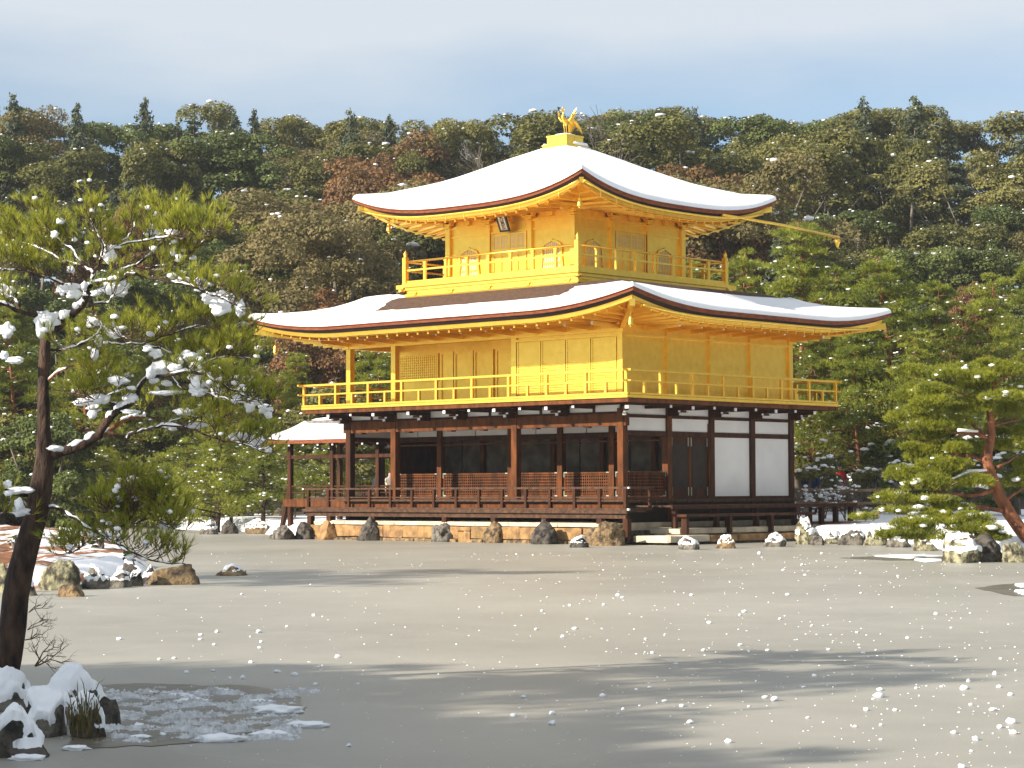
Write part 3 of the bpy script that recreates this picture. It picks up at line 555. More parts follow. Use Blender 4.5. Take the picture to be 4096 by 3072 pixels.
# gutters with hangers
def gutter(face, zf, s0, s1, hx, hy, cx, cy, sag, par, endz=None):
    pts = []
    for t in np.linspace(0, 1, 25):
        s = s0+(s1-s0)*t
        e = (s, cy-hy) if face == 'S' else (cx+hx, s); c_ = (cx, cy-hy) if face == 'S' else (cx+hx, cy)
        z = zf(*c_)-.24 + sag*(zf(*e)-zf(*c_)); o_ = .03
        pts.append((s, cy-hy+o_, z) if face == 'S' else (cx+hx-o_, s, z))
    g = ob('gutter', MB().tube(pts, .042, 8), 'gold', par, True)
    for k in range(2, 24, 2): q = pts[k]; ob('hanger', MB().beam((q[0], q[1], q[2]+.03), (q[0], q[1], q[2]-.17), .022, .022), 'gold', g)
    return g
gutter('S', z_upp, X3-HU+.35, X3+HU-.15, HU, HU, X3, Y3, .92, roof3); gutter('E', z_upp, Y3-HU+.15, Y3+HU-.8, HU, HU, X3, Y3, .92, roof3)
gutter('E', z_low, CY2-HY2+.5, CY2+HY2-1.6, HX2, HY2, CX2, CY2, .55, roof2)
sp = ob('spout_pole', MB().tube([(X3+HU-.05, Y3+2.0, 10.36),(X3+HU+.02, Y3+5.2, 10.30),(X3+HU+.1, Y3+8.4, 10.14)], .05, 8), 'gold', roof3, True)
ob('spout_end', MB().lathe([(.03,0),(.10,.18),(.10,.26),(.05,.30)], 8, (X3+HU+.1, Y3+8.3, 9.80)), 'gold', sp)
# ---- third storey
def f3(face):
    return {'S': lambda s, d: (X3+s, Y3-H3-d), 'E': lambda s, d: (X3+H3+d, Y3+s), 'N': lambda s, d: (X3-s, Y3+H3+d), 'W': lambda s, d: (X3-H3-d, Y3-s)}[face]
def tb(name, face, m, s0, s1, d0, d1, z0, z1, par=PV):
    f = f3(face); a = f(s0, d0); b = f(s1, d1); return bx(name, par, m, a[0], b[0], a[1], b[1], z0, z1)
B3 = H3+1.06
bx('balcony_base', PV, 'gold', X3-B3+.06, X3+B3-.06, Y3-B3+.06, Y3+B3-.06, 7.45, 8.20)
bx('balcony_floor', PV, 'gold', X3-B3-.04, X3+B3+.04, Y3-B3-.04, Y3+B3+.04, 8.205, 8.33)
for face in 'SENW':
    tb('balcony_trim', face, 'gold', -B3+.03, B3-.03, 1.001, 1.05, 7.90, 7.98); tb('balcony_trim', face, 'gold', -B3+.03, B3-.03, 1.001, 1.04, 8.10, 8.20)
    r = tb('balcony_railing', face, 'gold', -B3+.11, B3-.11, .985, 1.055, 8.335, 8.41)
    tb('rail', face, 'gold', -B3+.1, B3-.1, .995, 1.045, 8.73, 8.785, r)
    f = f3(face); a = f(-B3+.1, 1.02); b = f(B3-.1, 1.02)
    ob('rail', MB().tube([(a[0],a[1],9.04),(b[0],b[1],9.04)], .034, 8), 'gold', r, True)
    for i in range(1, 8):
        s = -B3+2*B3*i/8; tb('post', face, 'gold', s-.05, s+.05, .985, 1.05, 8.411, 8.96, r); tb('post_cap', face, 'gold', s-.07, s+.07, .975, 1.06, 8.962, 9.005, r)
    for s in np.linspace(-B3+.45, B3-.45, 5): tb('cloud_bracket', face, 'gold', s-.16, s+.16, 1.052, 1.10, 7.99, 8.03); tb('cloud_bracket', face, 'gold', s+.0, s+.12, 1.052, 1.09, 7.93, 7.985)
for sx in (-1, 1):
    for sy in (-1, 1):
        x, y = X3+sx*(B3-.04), Y3+sy*(B3-.04)
        cp = bx('corner_post', PV, 'gold', x-.075, x+.075, y-.075, y+.075, 8.332, 9.18)
        ob('finial', MB().lathe([(.05,0),(.085,.02),(.05,.05),(.075,.10),(.055,.16),(.012,.22),(.004,.27)], 10, (x, y, 9.181)), 'gold', cp, True)
        ob('corner_fitting', MB().lathe([(.03,0),(.10,.03),(.12,.09),(.05,.14)], 8, (X3+sx*(B3+.05), Y3+sy*(B3+.05), 8.02)), 'gold', cp, True)
ob('beam_end', MB().box(X3-B3-.38, X3-B3-.05, Y3-B3+.02, Y3-B3+.16, 8.17, 8.30), 'gold', PV); ob('beam_end', MB().box(X3+B3-.16, X3+B3-.02, Y3+B3+.05, Y3+B3+.55, 8.17, 8.30), 'gold', PV)
bay = 2*H3/3
for sx in (-1, 1):
    for sy in (-1, 1): bx('column', PV, 'gold', X3+sx*H3-.10, X3+sx*H3+.10, Y3+sy*H3-.10, Y3+sy*H3+.10, 8.33, 10.12)
def kato(wd, ht, n=9):               # cusped bell window outline, half widths by height
    pts = [(-wd*.56, 0), (-wd*.50, ht*.35), (-wd*.485, ht*.62), (-wd*.50, ht*.70), (-wd*.40, ht*.86), (-wd*.22, ht*.93), (-wd*.08, ht*.955), (0, ht)]
    return pts + [(-a, b) for a, b in pts[-2::-1]]
for face in 'SENW':
    f = f3(face)
    for i in (1, 2): tb('column', face, 'gold', -H3+bay*i-.085, -H3+bay*i+.085, -.08, .09, 8.33, 10.12)
    for i in range(3):
        s0, s1 = -H3+bay*i+(.1 if i == 0 else .085), -H3+bay*(i+1)-(.1 if i == 2 else .085)
        tb('wall_panel', face, 'gold', s0, s1, -.05, .0, 8.332, 10.40); tb('wall_rail', face, 'gold', s0, s1, .001, .045, 9.80, 9.86); tb('wall_rail', face, 'gold', s0, s1, .001, .05, 8.34, 8.44); tb('wall_rail', face, 'gold', s0, s1, .001, .05, 10.08, 10.16)
        sm = mid(s0, s1)
        if i != 1:
            out = kato(.90, 1.0); inn = [(a*.84, .03+b*.90) for a, b in out]; z0 = 8.46
            mb = MB(); n = len(out)
            def P(a, b, d): q = f(sm+a, d); return (q[0], q[1], z0+b)
            vs = [P(a, b, .055) for a, b in out]+[P(a, b, .055) for a, b in inn]+[P(a, b, .001) for a, b in out]+[P(a, b, .015) for a, b in inn]
            fs = []
            for k in range(n-1): fs += [(k, k+1, n+k+1, n+k), (2*n+k, 2*n+k+1, k+1, k), (n+k, n+k+1, 3*n+k+1, 3*n+k)]
            fs += [(0, n, 2*n+0), (0, 2*n-1, n, n-1)] if False else []
            wn = ob('bell_window', mb.add(vs, fs), 'gold', PV)
            ob('pane', MB().add([P(a, b, .006) for a, b in inn], [tuple(range(n))]), 'paper', wn)
            mb = MB()
            def hw(b):                # inner half width at height b
                for (a0, b0), (a1, b1) in zip(inn[:n//2+1], inn[1:n//2+1]):
                    if b0 <= b <= b1: return abs(a0+(a1-a0)*(b-b0)/(b1-b0+1e-9))
                return 0
            for k in range(-4, 5):
                a = k*.082; top = max([b for b in np.linspace(.04, .93, 60) if hw(b) > abs(a)+.01] or [.1]); q0, q1 = f(sm+a-.011, .008), f(sm+a+.011, .026)
                mb.box(min(q0[0],q1[0]), max(q0[0],q1[0]), min(q0[1],q1[1]), max(q0[1],q1[1]), z0+.03, z0+top)
            kind(ob('lattice', mb, 'gold', wn), 'stuff'); mb = MB()
            for b in (.04, .2, .24, .45, .49, .68, .72):
                q0, q1 = f(sm-hw(b), .007), f(sm+hw(b), .030); mb.box(min(q0[0],q1[0]), max(q0[0],q1[0]), min(q0[1],q1[1]), max(q0[1],q1[1]), z0+b-.012, z0+b+.012)
            kind(ob('lattice', mb, 'gold', wn), 'stuff')
        else:
            for k in (0, 1):
                a, b = sm-.70+k*.70, sm-.005+k*.70
                dl = tb('door_leaf', face, 'gold', a+.005, b, .002, .03, 8.45, 9.78)
                for s_ in (a+.005, mid(a, b)-.02, b-.05): tb('stile', face, 'gold', s_, s_+.045, .031, .055, 8.45, 9.78, dl)
                for za in (8.45, 8.93, 9.08, 9.24, 9.72): tb('rail', face, 'gold', a+.05, b-.05, .031, .052, za, za+.05, dl)
                for c0 in (a+.055, mid(a, b)+.03):
                    c1 = c0+.28; mb = MB(); tb('pane', face, 'paper', c0, c1, .031, .034, 9.30, 9.715, dl)
                    for kk in range(1, 5):
                        q0, q1 = f(c0+(c1-c0)*kk/5-.009, .035), f(c0+(c1-c0)*kk/5+.009, .048); mb.box(min(q0[0],q1[0]), max(q0[0],q1[0]), min(q0[1],q1[1]), max(q0[1],q1[1]), 9.295, 9.718)
                    for zz in (9.40, 9.58): q0, q1 = f(c0, .0345), f(c1, .046); mb.box(min(q0[0],q1[0]), max(q0[0],q1[0]), min(q0[1],q1[1]), max(q0[1],q1[1]), zz, zz+.02)
                    kind(ob('lattice', mb, 'gold', dl), 'stuff')
            for s_ in (sm-.75, sm+.705): tb('door_post', face, 'gold', s_, s_+.045, .002, .07, 8.44, 9.80)
    # bracket clusters under the eaves
    for i in range(7):
        s = -H3+2*H3*i/6; main = i % 2 == 0
        if main:
            b0 = tb('bracket', face, 'gold', s-.13, s+.13, .0 if 0 < i < 6 else .1, .16, 10.13, 10.20)
            tb('bracket_arm', face, 'gold', s-.24, s+.24, .06, .20, 10.205, 10.265, b0); tb('bracket_arm', face, 'gold', s-.05, s+.05, .0, .62, 10.27, 10.34, b0)
            for kx in (-.22, 0, .22): tb('bearing_block', face, 'gold', s+kx-.05, s+kx+.05, .05, .22, 10.268, 10.33, b0)
            tb('bracket_arm', face, 'gold', s-.22, s+.22, .40, .50, 10.342, 10.39, b0); tb('white_end', face, 'tip', s-.045, s+.045, .622, .635, 10.275, 10.335, b0)
        else: tb('strut', face, 'gold', s-.08, s+.08, .0, .10, 10.18, 10.36)
        tb('eave_arm', face, 'gold', s-.035, s+.035, .64, 1.25, 10.34, 10.40)
# pedestal on the roof
pd = bx('roof_pedestal', PV, 'shingle', X3-.635, X3+.635, Y3-.635, Y3+.635, 12.45, 12.745)
for h_, z0, z1 in ((.53, 12.746, 12.90), (.42, 12.90, 13.20)): bx('pedestal_block', pd, 'gold', X3-h_, X3+h_, Y3-h_, Y3+h_, z0, z1)
for h_, z0, z1 in ((.55, 12.86, 12.90), (.44, 13.15, 13.205), (.44, 12.90, 12.94)):
    for face, (a0,a1,b0,b1) in {'s':(-h_,h_,-h_,-h_+.03),'n':(-h_,h_,h_-.03,h_),'e':(h_-.03,h_,-h_+.031,h_-.031),'w':(-h_,-h_+.03,-h_+.031,h_-.031)}.items(): bx('pedestal_trim', pd, 'gold', X3+a0, X3+a1, Y3+b0, Y3+b1, z0+.001, z1)
for k in (-1, 1): bx('pedestal_rib', pd, 'gold', X3+.0*k-.015, X3+.015, Y3+k*.425-.012, Y3+k*.425+.012, 12.94, 13.15); bx('pedestal_rib', pd, 'gold', X3+k*.425-.012, X3+k*.425+.012, Y3-.015, Y3+.015, 12.94, 13.15)
vs, fs, _ = lumpy(3, .08, 2, 3.0, None, (.40, .40, .13)); ob('snow_cap', MB().add([(X3+a, Y3+b, 13.17+max(c, 0)) for a, b, c in vs], fs), 'snow', pd, True)
for k, (x0, x1, y0, y1, z) in enumerate(((.45,.60,-.2,.52,12.905),(.55,.66,-.1,.6,12.75),(-.6,-.43,-.52,.3,12.905),(-.64,-.54,-.6,.5,12.75))): ob('snow_cap', MB().tube([(X3+mid(x0,x1), Y3+y0, z),(X3+mid(x0,x1), Y3+y0+.06, z+.01),(X3+mid(x0,x1), y1+Y3-.06, z+.01),(X3+mid(x0,x1), Y3+y1, z)], [.01, .05, .055, .01], 8), 'snow', pd, True)
# ------------------------------------------------------------------ gilded bird on the roof
PH = thing('bird_statue', 'gilded phoenix statue with raised wings standing on the roof pedestal', 'statue', (X3, Y3, 13.32)); PH.scale = (.80, .84, .90)
body = MB().tube([(0,.20,.36),(0,.12,.38),(0,.02,.41),(0,-.08,.47),(0,-.13,.55),(0,-.12,.64),(0,-.09,.73),(0,-.11,.80),(0,-.15,.83),(0,-.19,.82),(0,-.26,.79)], [.03,.085,.115,.10,.07,.048,.036,.036,.05,.04,.006], 12)
ob('body', body, 'gold', PH, True)
for sx in (-1, 1):
    ob('leg', MB().tube([(sx*.055,0,.36),(sx*.06,.0,.24),(sx*.055,.02,.12),(sx*.055,0,-.06)], [.045,.03,.018,.016], 8), 'gold', PH, True)
    wg = ob('wing', MB().tube([(sx*.08,.02,.46),(sx*.22,.03,.45),(sx*.34,.03,.56),(sx*.37,.02,.70)], [.045,.04,.03,.012], 8), 'gold', PH, True)
    for k in range(8):
        t = k/7; p0 = Vector((sx*(.12+.25*t), .03, .45+.20*t*t)); tip = Vector((sx*(.22+.28*t), .22-.10*t, .34+.52*t)); md = (p0+tip)/2+Vector((0,.05,.0))
        dirv = (tip-p0).normalized(); nrm = Vector((0,1,0)); sdv = dirv.cross(nrm).normalized()*.038
        ob('feather', MB().add([p0-sdv*.7, p0+sdv*.7, md+sdv, tip+sdv*.5, tip+dirv*.03, tip-sdv*.5, md-sdv]+[q+Vector((0,.012,0)) for q in (p0-sdv*.7, p0+sdv*.7, md+sdv, tip+sdv*.5, tip+dirv*.03, tip-sdv*.5, md-sdv)],
           [tuple(range(7)), tuple(range(13,6,-1))]+[(i, i+7, (i+1)%7+7, (i+1)%7) for i in range(7)]), 'gold', wg)
for k in range(11):
    a = (k-5)/5.0; z_ = .42+.16*(1-a*a)-.05*abs(a)
    ob('tail_feather', MB().tube([(0,.14,.40),(a*.10,.28,.50+.06*(1-abs(a))),(a*.20,.44,.52-.10*abs(a)),(a*.30,.58,.40-.22*abs(a)),(a*.34,.66,.28-.30*abs(a))], [.02,.045,.05,.04,.006], 6), 'gold', PH, True)
hd = ob('crest', MB().tube([(0,-.13,.84),(0,-.12,.90),(0,-.16,.94)], [.03,.03,.006], 6), 'gold', PH, True)
for sx in (-1, 1): ob('crest_plume', MB().tube([(sx*.03,-.11,.82),(sx*.08,-.07,.85),(sx*.09,-.06,.90)], [.02,.025,.005], 6), 'gold', PH, True)
ob('wattle', MB().tube([(0,-.19,.81),(0,-.20,.74)], [.02,.008], 6), 'gold', PH, True)
# ------------------------------------------------------------------ name board under the upper eaves
pc = (X3+.0, Y3-H3-.36, 10.10); PQ = thing('name_board', 'black framed board with three written characters hanging under the upper eaves', 'sign', pc); PQ.rotation_euler = (R(24), 0, 0)
pb = ob('board', MB().box(-.15,.15,-.012,.02,-.26,.26), 'paper', PQ)
for x0, x1, z0, z1 in ((-.21,-.15,-.32,.32),(.15,.21,-.32,.32)): ob('frame_bar', MB().box(x0,x1,-.03,.03,z0,z1), 'lacquer', PQ)
for z0, z1 in ((-.32,-.26),(.26,.32)): ob('frame_bar', MB().box(-.149,.149,-.028,.028,z0,z1), 'lacquer', PQ)
for i, ch in enumerate('究竟頂'):
    cu = bpy.data.curves.new('glyph', 'FONT'); cu.body = ch; cu.size = .17; cu.align_x = 'CENTER'; cu.extrude = .003; cu.offset = .004
    to = bpy.data.objects.new('glyph_source', cu); C.objects.link(to); bpy.context.view_layer.update()
    me = bpy.data.meshes.new_from_object(to.evaluated_get(bpy.context.evaluated_depsgraph_get())); bpy.data.objects.remove(to)
    if len(me.polygons):
        me.materials.clear(); me.materials.append(M['ink']); link('written_character', me, PQ, (0, -.016, .105-i*.165), (R(90), 0, 0))
# ------------------------------------------------------------------ wind bells
def bell(P, label):
    t = thing('wind_bell', label, 'bell', P)
    ob('bell_body', MB().lathe([(.095,-.26),(.085,-.24),(.07,-.14),(.062,-.06),(.045,-.02),(.01,0)], 10), 'gold', t, True)
    ob('hook', MB().tube([(0,0,-.01),(0,0,.16)], .01, 6), 'gold', t); ob('clapper', MB().lathe([(.01,-.33),(.045,-.31),(.045,-.29),(.01,-.25)], 8), 'gold', t)
    return t
bell((-LX-1.75,-1.75,6.42), 'small gilded bell hanging from the pond side far corner of the lower roof')
bell((1.9,-1.9,6.52), 'small gilded bell hanging from the near hip of the lower roof')
bell((X3-4.1,Y3-4.1,10.32), 'small gilded bell hanging from the far pond side corner of the upper roof')
bell((X3+4.3,Y3-4.3,10.36), 'small gilded bell hanging from the near hip of the upper roof')
# ------------------------------------------------------------------ fishing deck annex
AX = thing('fishing_deck', 'small open roofed deck with snow on its gable roof joined to the pavilion', 'annex', (-15.0, 3.6, 0))
ax0, ax1, ay0, ay1 = -2.9, 3.2, -1.7, 1.7
def zax(y): t = abs(y)/1.75; return 3.92-.55*t-.30*(t-t*t)
ys = np.linspace(-1.75, 1.75, 15); xs = np.linspace(ax0, ax1, 13)
def axroof(dz, th=0.0):
    mb = MB()
    for x in xs:
        for y in ys:
            e = 1 if th else 0; edge = min(1, (1.75-abs(y))/.12)
            mb.v.append((x, y, zax(y)+dz+.05*max(0, (-x+ax0+1.2))**2+th*math.sqrt(max(0, edge))))
    n = len(ys)
    mb.f = [(i*n+j, (i+1)*n+j, (i+1)*n+j+1, i*n+j+1) for i in range(len(xs)-1) for j in range(n-1)]; return mb
ar = ob('roof', axroof(0), 'shingle', AX, True); ob('roof_snow', axroof(.005, .12), 'snow', ar, True)
for s in (-1, 1):
    ob('eave_edge', MB().box(ax0, ax1, min(s*1.76,s*1.66), max(s*1.76,s*1.66), 3.24, 3.365), 'edge_red', ar)
    for x in np.arange(ax0+.3, ax1, .75):
        rf = ob('rafter', MB().beam((x, 0, 3.72), (x, s*1.66, 3.20), .07, .09), 'wood', ar); ob('white_end', MB().box(x-.04, x+.04, min(s*1.665,s*1.69), max(s*1.665,s*1.69), 3.16, 3.235), 'tip', rf)
for k in range(3): ob('ridge_tile', MB().box(ax0+.15+.03*k, .9, -.14+.02*k, .14-.02*k, 3.94+.055*k, 3.99+.055*k), 'tile', ar)
vs, fs, _ = lumpy(2, .1, 2, 1.0, None, (1.3, .16, .10)); ob('snow_cap', MB().add([(a-1.2, b, 4.13+max(c, -.02)) for a, b, c in vs], fs), 'snow', ar, True)
for x in (-2.3, -.1, 2.2):
    for y in (-1.2, 1.2): ob('post', MB().box(x-.075, x+.075, y-.075, y+.075, .0, 3.3), 'wood', AX)
for y in (-1.2, 1.2):
    ob('tie_beam', MB().box(-2.6, 2.9, y-.05, y+.05, 2.72, 2.84), 'wood', AX); ob('rail', MB().box(-2.6, 3.0, y-.03, y+.03, 1.72, 1.77), 'wood', AX); ob('rail', MB().box(-2.6, 3.0, y-.025, y+.025, 1.5, 1.54), 'wood', AX)
    ob('deck_beam', MB().box(-2.6, 3.2, y-.10, y-.02, 1.02, 1.28), 'redwood', AX)
for k in range(6): ob('deck_plank', MB().box(-2.6, 3.3, -1.2+.4*k, -1.2+.4*k+.39, 1.285, 1.32), 'greywood', AX)
for x in np.arange(-2.2, 3, .6):
    for y in (-1.2, 1.2): ob('baluster', MB().box(x-.02, x+.02, y-.02, y+.02, 1.321, 1.72), 'wood', AX)
ob('brace', MB().beam((-2.75,-1.2,.25),(-2.35,-1.2,1.6),.14,.14), 'wood', AX)
# ------------------------------------------------------------------ stone foundation
FD = thing('stone_foundation', 'tan stone retaining wall with a pale kerb under the pavilion veranda', 'foundation')
bx('core', FD, 'rock_dark', -12.2, .7, -1.06, 8.9, -.3, .40)
bx('core', FD, 'stone_pale', -12.0, .55, -.98, 8.7, .40, .62)
random.seed(11)
def block(x0, x1, y0, y1, z0, z1, m, par, name='stone', jit=.018):
    g = .008; bm = bmesh.new(); bmesh.ops.create_cube(bm, size=1.0); bmesh.ops.bevel(bm, geom=bm.edges[:], offset=.06, segments=1, affect='EDGES')
    for q in bm.verts: q.co = Vector((mid(x0,x1)+q.co.x*(x1-x0-2*g), mid(y0,y1)+q.co.y*(y1-y0), mid(z0,z1)+q.co.z*(z1-z0-2*g))) + Vector((random.uniform(-jit,jit), random.uniform(-jit,jit), random.uniform(-jit,jit)))
    me = bpy.data.meshes.new(name); bm.to_mesh(me); bm.free(); me.materials.append(M[m]); return link(name, me, par)
x = -12.3
while x < .85:
    wd = random.choice([.55, .7, .9, 1.15, 1.5]); x1 = min(x+wd, .95)
    if wd > .85: block(x, x1, -1.24+random.uniform(-.04,.04), -.98, .10, .485, 'stone_tan', FD); 
    else:
        zc = random.uniform(.24,.34); block(x, x1, -1.22+random.uniform(-.05,.05), -.98, zc, .485, 'stone_tan', FD); xm = x+(x1-x)*random.uniform(.35,.65)
        block(x, xm, -1.24, -.98, -.08, zc, 'stone_tan', FD); block(xm, x1, -1.25, -.98, -.06, zc, 'stone_tan', FD)
    if wd > .85:
        n = random.choice([1,2,3])
        for k in range(n): block(x+(x1-x)*k/n, x+(x1-x)*(k+1)/n, -1.28+random.uniform(-.05,.03), -.98, -.12, .10, 'rock_tan', FD)
    x = x1
x = -12.2
while x < .7:
    x1 = min(x+random.uniform(1.2, 2.4), .75); block(x, x1, -1.16, -.80, .49, .61, 'stone_pale', FD, 'kerb_stone', .004); x = x1
LD = thing('stone_landing', 'low pale stone landing beside the pavilion steps', 'landing')
for k, (y0, y1) in enumerate(((-.75, .1), (.1, 1.2), (1.2, 2.6), (2.6, 4.1), (4.1, 5.6), (5.6, 7.0))):
    block(.95, 2.35-.02*k, y0, y1, .06, .27+.004*(k % 2), 'stone_pale' if k < 2 else 'stone_tan', LD, 'slab', .012)
bx('core', LD, 'rock_dark', .9, 2.2, -.6, 7.0, -.3, .08)
block(.30, 1.9, .4, 10.4, .28, .47, 'stone_pale', LD, 'kerb_stone', .01)
# ------------------------------------------------------------------ boulders: photo box (u0,u1,v top,v bottom), rock, snow amount, label
def boulder(u0, u1, vt, vb, rk, snow, label, seed, grp=None, dpt=.8, peak=0.0, name='boulder', cat='boulder', zb=0.0):
    P = on_z((u0+u1)/2, vb, zb); D = depth(P); wd = (u1-u0)/FPX*D*(1.3 if seed < 9 else 1.12); ht = max(.08, (vb-vt)/FPX*D)*(1.15 if seed < 9 else 1.0)
    if seed <= 9:
        while P[1] > -1.34: P = P-np.array([FH[0], FH[1], 0])*.03
    rs = random.Random(seed); flats = []
    for k in range(9):
        a = rs.uniform(0, 6.28); e = rs.uniform(-.3, 1.2); flats.append((Vector((math.cos(a)*math.cos(e), math.sin(a)*math.cos(e), math.sin(e))), rs.uniform(.62, .88)))
    vs, fs, nr = lumpy(4, .42, 1.5, seed*1.7, flats, (1, 1, 1), 2); vs = [tuple(np.array(q)*(1+.10*fnoise(q, 4.5, seed)+.07*abs(fnoise(q, 9.0, seed*2))+.04*fnoise(q, 19.0, seed))) for q in vs]
    V = np.array(vs); lo, hi = V[:, 2].min(), V[:, 2].max(); V[:, 2] = np.clip(V[:, 2], -.45, None)
    a = math.atan2(RH[1], RH[0]); mx_ = np.abs(V[:, 0]).max(); my_ = np.abs(V[:, 1]).max()
    zz = (V[:, 2]+.45)/(hi+.45); sh = 1-peak*np.clip(zz, 0, 1)
    X_ = V[:, 0]/mx_*wd/2*sh; Y_ = V[:, 1]/my_*wd/2*dpt*sh; Z_ = zz*(ht+.12)-.12
    W = np.stack([X_*math.cos(a)-Y_*math.sin(a), X_*math.sin(a)+Y_*math.cos(a), Z_], -1)
    c = P+np.array([FH[0], FH[1], 0])*wd*dpt*(.35 if seed > 9 else .05)
    me = np_mesh(name, W, np.array(fs), rk, True); o = link(name, me, None, (c[0], c[1], zb)); tag(o, label, cat, grp)
    if snow:
        nn = np.zeros((len(W), 3)); me.vertices.foreach_get  # normals
        buf = np.empty(len(W)*3, np.float32); me.vertex_normals.foreach_get('vector', buf); nn = buf.reshape(-1, 3)
        g = np.array([fnoise(q, 3.0/max(.3, wd), seed) for q in W]); thr = .86-.36*snow
        k = np.clip((nn[:, 2]+.35*g-thr)/.22, -1, 1)*np.clip((W[:, 2]/ht-.66+.14*snow+.25*g)/.10, -1, 1); k = np.where((nn[:, 2] < 0) | (W[:, 2] < .35*ht), -1, k)
        if seed > 40: k = np.clip((nn[:, 2]+.30*g-(.46-.34*snow))/.2, -1, 1); k = np.where(W[:, 2] < .18*ht, -1, k)
        t_ = np.where(k > 0, np.sqrt(np.clip(k, 0, 1))*(min(.075, .10*ht+.015) if seed < 40 else .055), -.03)
        S_ = W+np.array([0, 0, 1.0])*t_[:, None]*np.where(t_ > 0, 1, 0)[:, None]+nn*np.where(t_ > 0, .008, -.03)[:, None]
        link('snow_cap', np_mesh('snow_cap', S_, np.array(fs), 'snow', True), o)
    return o
BL = [
 (1085,1180,2108,2158,'rock_grey',0,'low mossy boulder under the end post of the fishing deck',1),
 (1178,1258,2095,2157,'rock_dark',0,'rounded dark boulder beside the leaning deck brace',2),
 (1282,1360,2088,2156,'stone_tan',0,'square yellowish boulder set in the foundation wall',3),
 (1440,1538,2076,2161,'rock_dark',0,'tall pointed dark boulder with a notch leaning on the foundation wall',4),
 (1724,1815,2100,2166,'rock_grey',0,'blunt grey boulder with a flat top in the foundation wall',5),
 (1930,2022,2092,2168,'rock_tan',0,'craggy brown and tan boulder in the foundation wall',6),
 (2132,2220,2088,2177,'rock_dark',0,'dark dome shaped boulder in the foundation wall',7),
 (2340,2500,2096,2182,'rock_tan',0,'large tan streaked boulder at the near corner of the foundation',8),
 (2270,2356,2146,2190,'rock_dark',1,'small black rock with a snow cap standing in the ice before the foundation',9),
 (2708,2806,2150,2199,'rock_grey',1,'snow capped mooring stone nearest the near end of the stone landing',10),
 (2862,2954,2145,2194,'rock_tan',1,'flat topped snow capped mooring stone in the middle of the landing row',11),
 (3058,3147,2136,2187,'rock_grey',1,'snow capped mooring stone beside the pale lichen boulder',12),
 (3180,3292,2076,2178,'rock_lichen',.6,'tall pale lichen covered boulder with a sloping snow cap',13),
 (3243,3308,2140,2181,'rock_grey',0,'small bare stone at the foot of the pale lichen boulder',14),
 (3278,3326,2098,2150,'rock_tan',1,'small brown stone with a rounded snow cap behind the shore boulders',15),
 (3294,3376,2120,2174,'rock_lichen',.9,'squat greenish stone with a flat white snow cap on the shore',16),
 (3358,3470,2104,2181,'rock_grey',.8,'broad speckled boulder with thin snow on its top at the shore',17),
 (3455,3560,2104,2182,'rock_lichen',1,'snow covered shore boulder touching the low pine shrub',18),
 (3776,3935,2140,2252,'rock_lichen',.45,'large lichen spotted boulder with snow on its crown in the ice',19),
 (3880,4035,2128,2248,'rock_dark',0,'large dark boulder leaning against the lichen spotted one',20),
 (4005,4125,2168,2250,'rock_lichen',0,'rounded ochre boulder at the foot of the leaning pine',21),
 (3550,3660,2122,2190,'rock_grey',.9,'snowy grey stone between the shrub and the lichen spotted boulder',38),
 (3645,3760,2138,2204,'rock_lichen',.8,'low speckled stone with patchy snow beside the open water strip',39),
 (796,886,2085,2138,'rock_grey',.6,'grey boulder with a curved snow crest on the far shore',22),
 (878,950,2080,2135,'rock_dark',0,'dark upright boulder below two pine trunks on the far shore',23),
 (980,1082,2080,2136,'rock_tan',.5,'brown boulder with snow on one shoulder on the far shore',24),
 (1072,1152,2112,2154,'rock_grey',.4,'low rounded boulder at the water edge near the fishing deck',25),
 (140,328,2238,2362,'rock_lichen',0,'big lichen mottled boulder on the islet',26),
 (318,442,2270,2356,'rock_grey',.4,'grey boulder with a snow gully on the islet edge',27),
 (448,582,2252,2345,'rock_dark',.7,'dark boulder with snow sliding down its side on the islet',28),
 (584,790,2258,2340,'rock_tan',0,'long brown wedge shaped boulder at the tip of the islet',29),
 (204,332,2330,2388,'rock_tan',0,'low reddish brown stone lying at the islet water edge',30),
 (-70,58,2250,2372,'rock_lichen',0,'pale mottled boulder behind the leaning trunk',31),
 (232,306,2118,2156,'rock_grey',.9,'half snowed boulder on the back of the islet',32),
 (20,150,2296,2384,'rock_lichen',.3,'mossy boulder beside the big lichen mottled one',34),
 (420,520,2290,2350,'rock_grey',.6,'small snowy stone wedged between the islet boulders',35),
 (560,640,2270,2338,'rock_dark',.5,'dark stone behind the brown wedge on the islet',36),
 (330,430,2200,2262,'rock_grey',.9,'snow covered stone in the middle of the islet',37),
 (840,994,2264,2304,'rock_tan',.35,'flat brown rock with a snow patch alone in the ice',33),
]
for b in BL: boulder(*b[:8], peak=.25 if b[7] in (4, 13, 22) else .08)
# foreground rocks
FG = [(125,405,2690,2880,'rock_grey',1,'snow blanketed rock at the foot of the leaning pine',41),
 (345,482,2790,2905,'rock_dark',0,'black wet rock beside the slushy water',42),
 (-140,205,2862,3034,'rock_dark',.35,'large black rock under the snow in the foreground',43),
 (255,412,2806,2955,'rock_dark',.9,'snow draped rock behind the tuft of dry grass',44),
 (60,268,2788,2950,'rock_grey',1.1,'rounded rock buried in bright snow in the foreground',45),
 (-160,130,2705,2850,'rock_grey',1.1,'snow mound rock against the pine trunk base',46)]
for b in FG: boulder(*b[:8], peak=.05, dpt=.9)
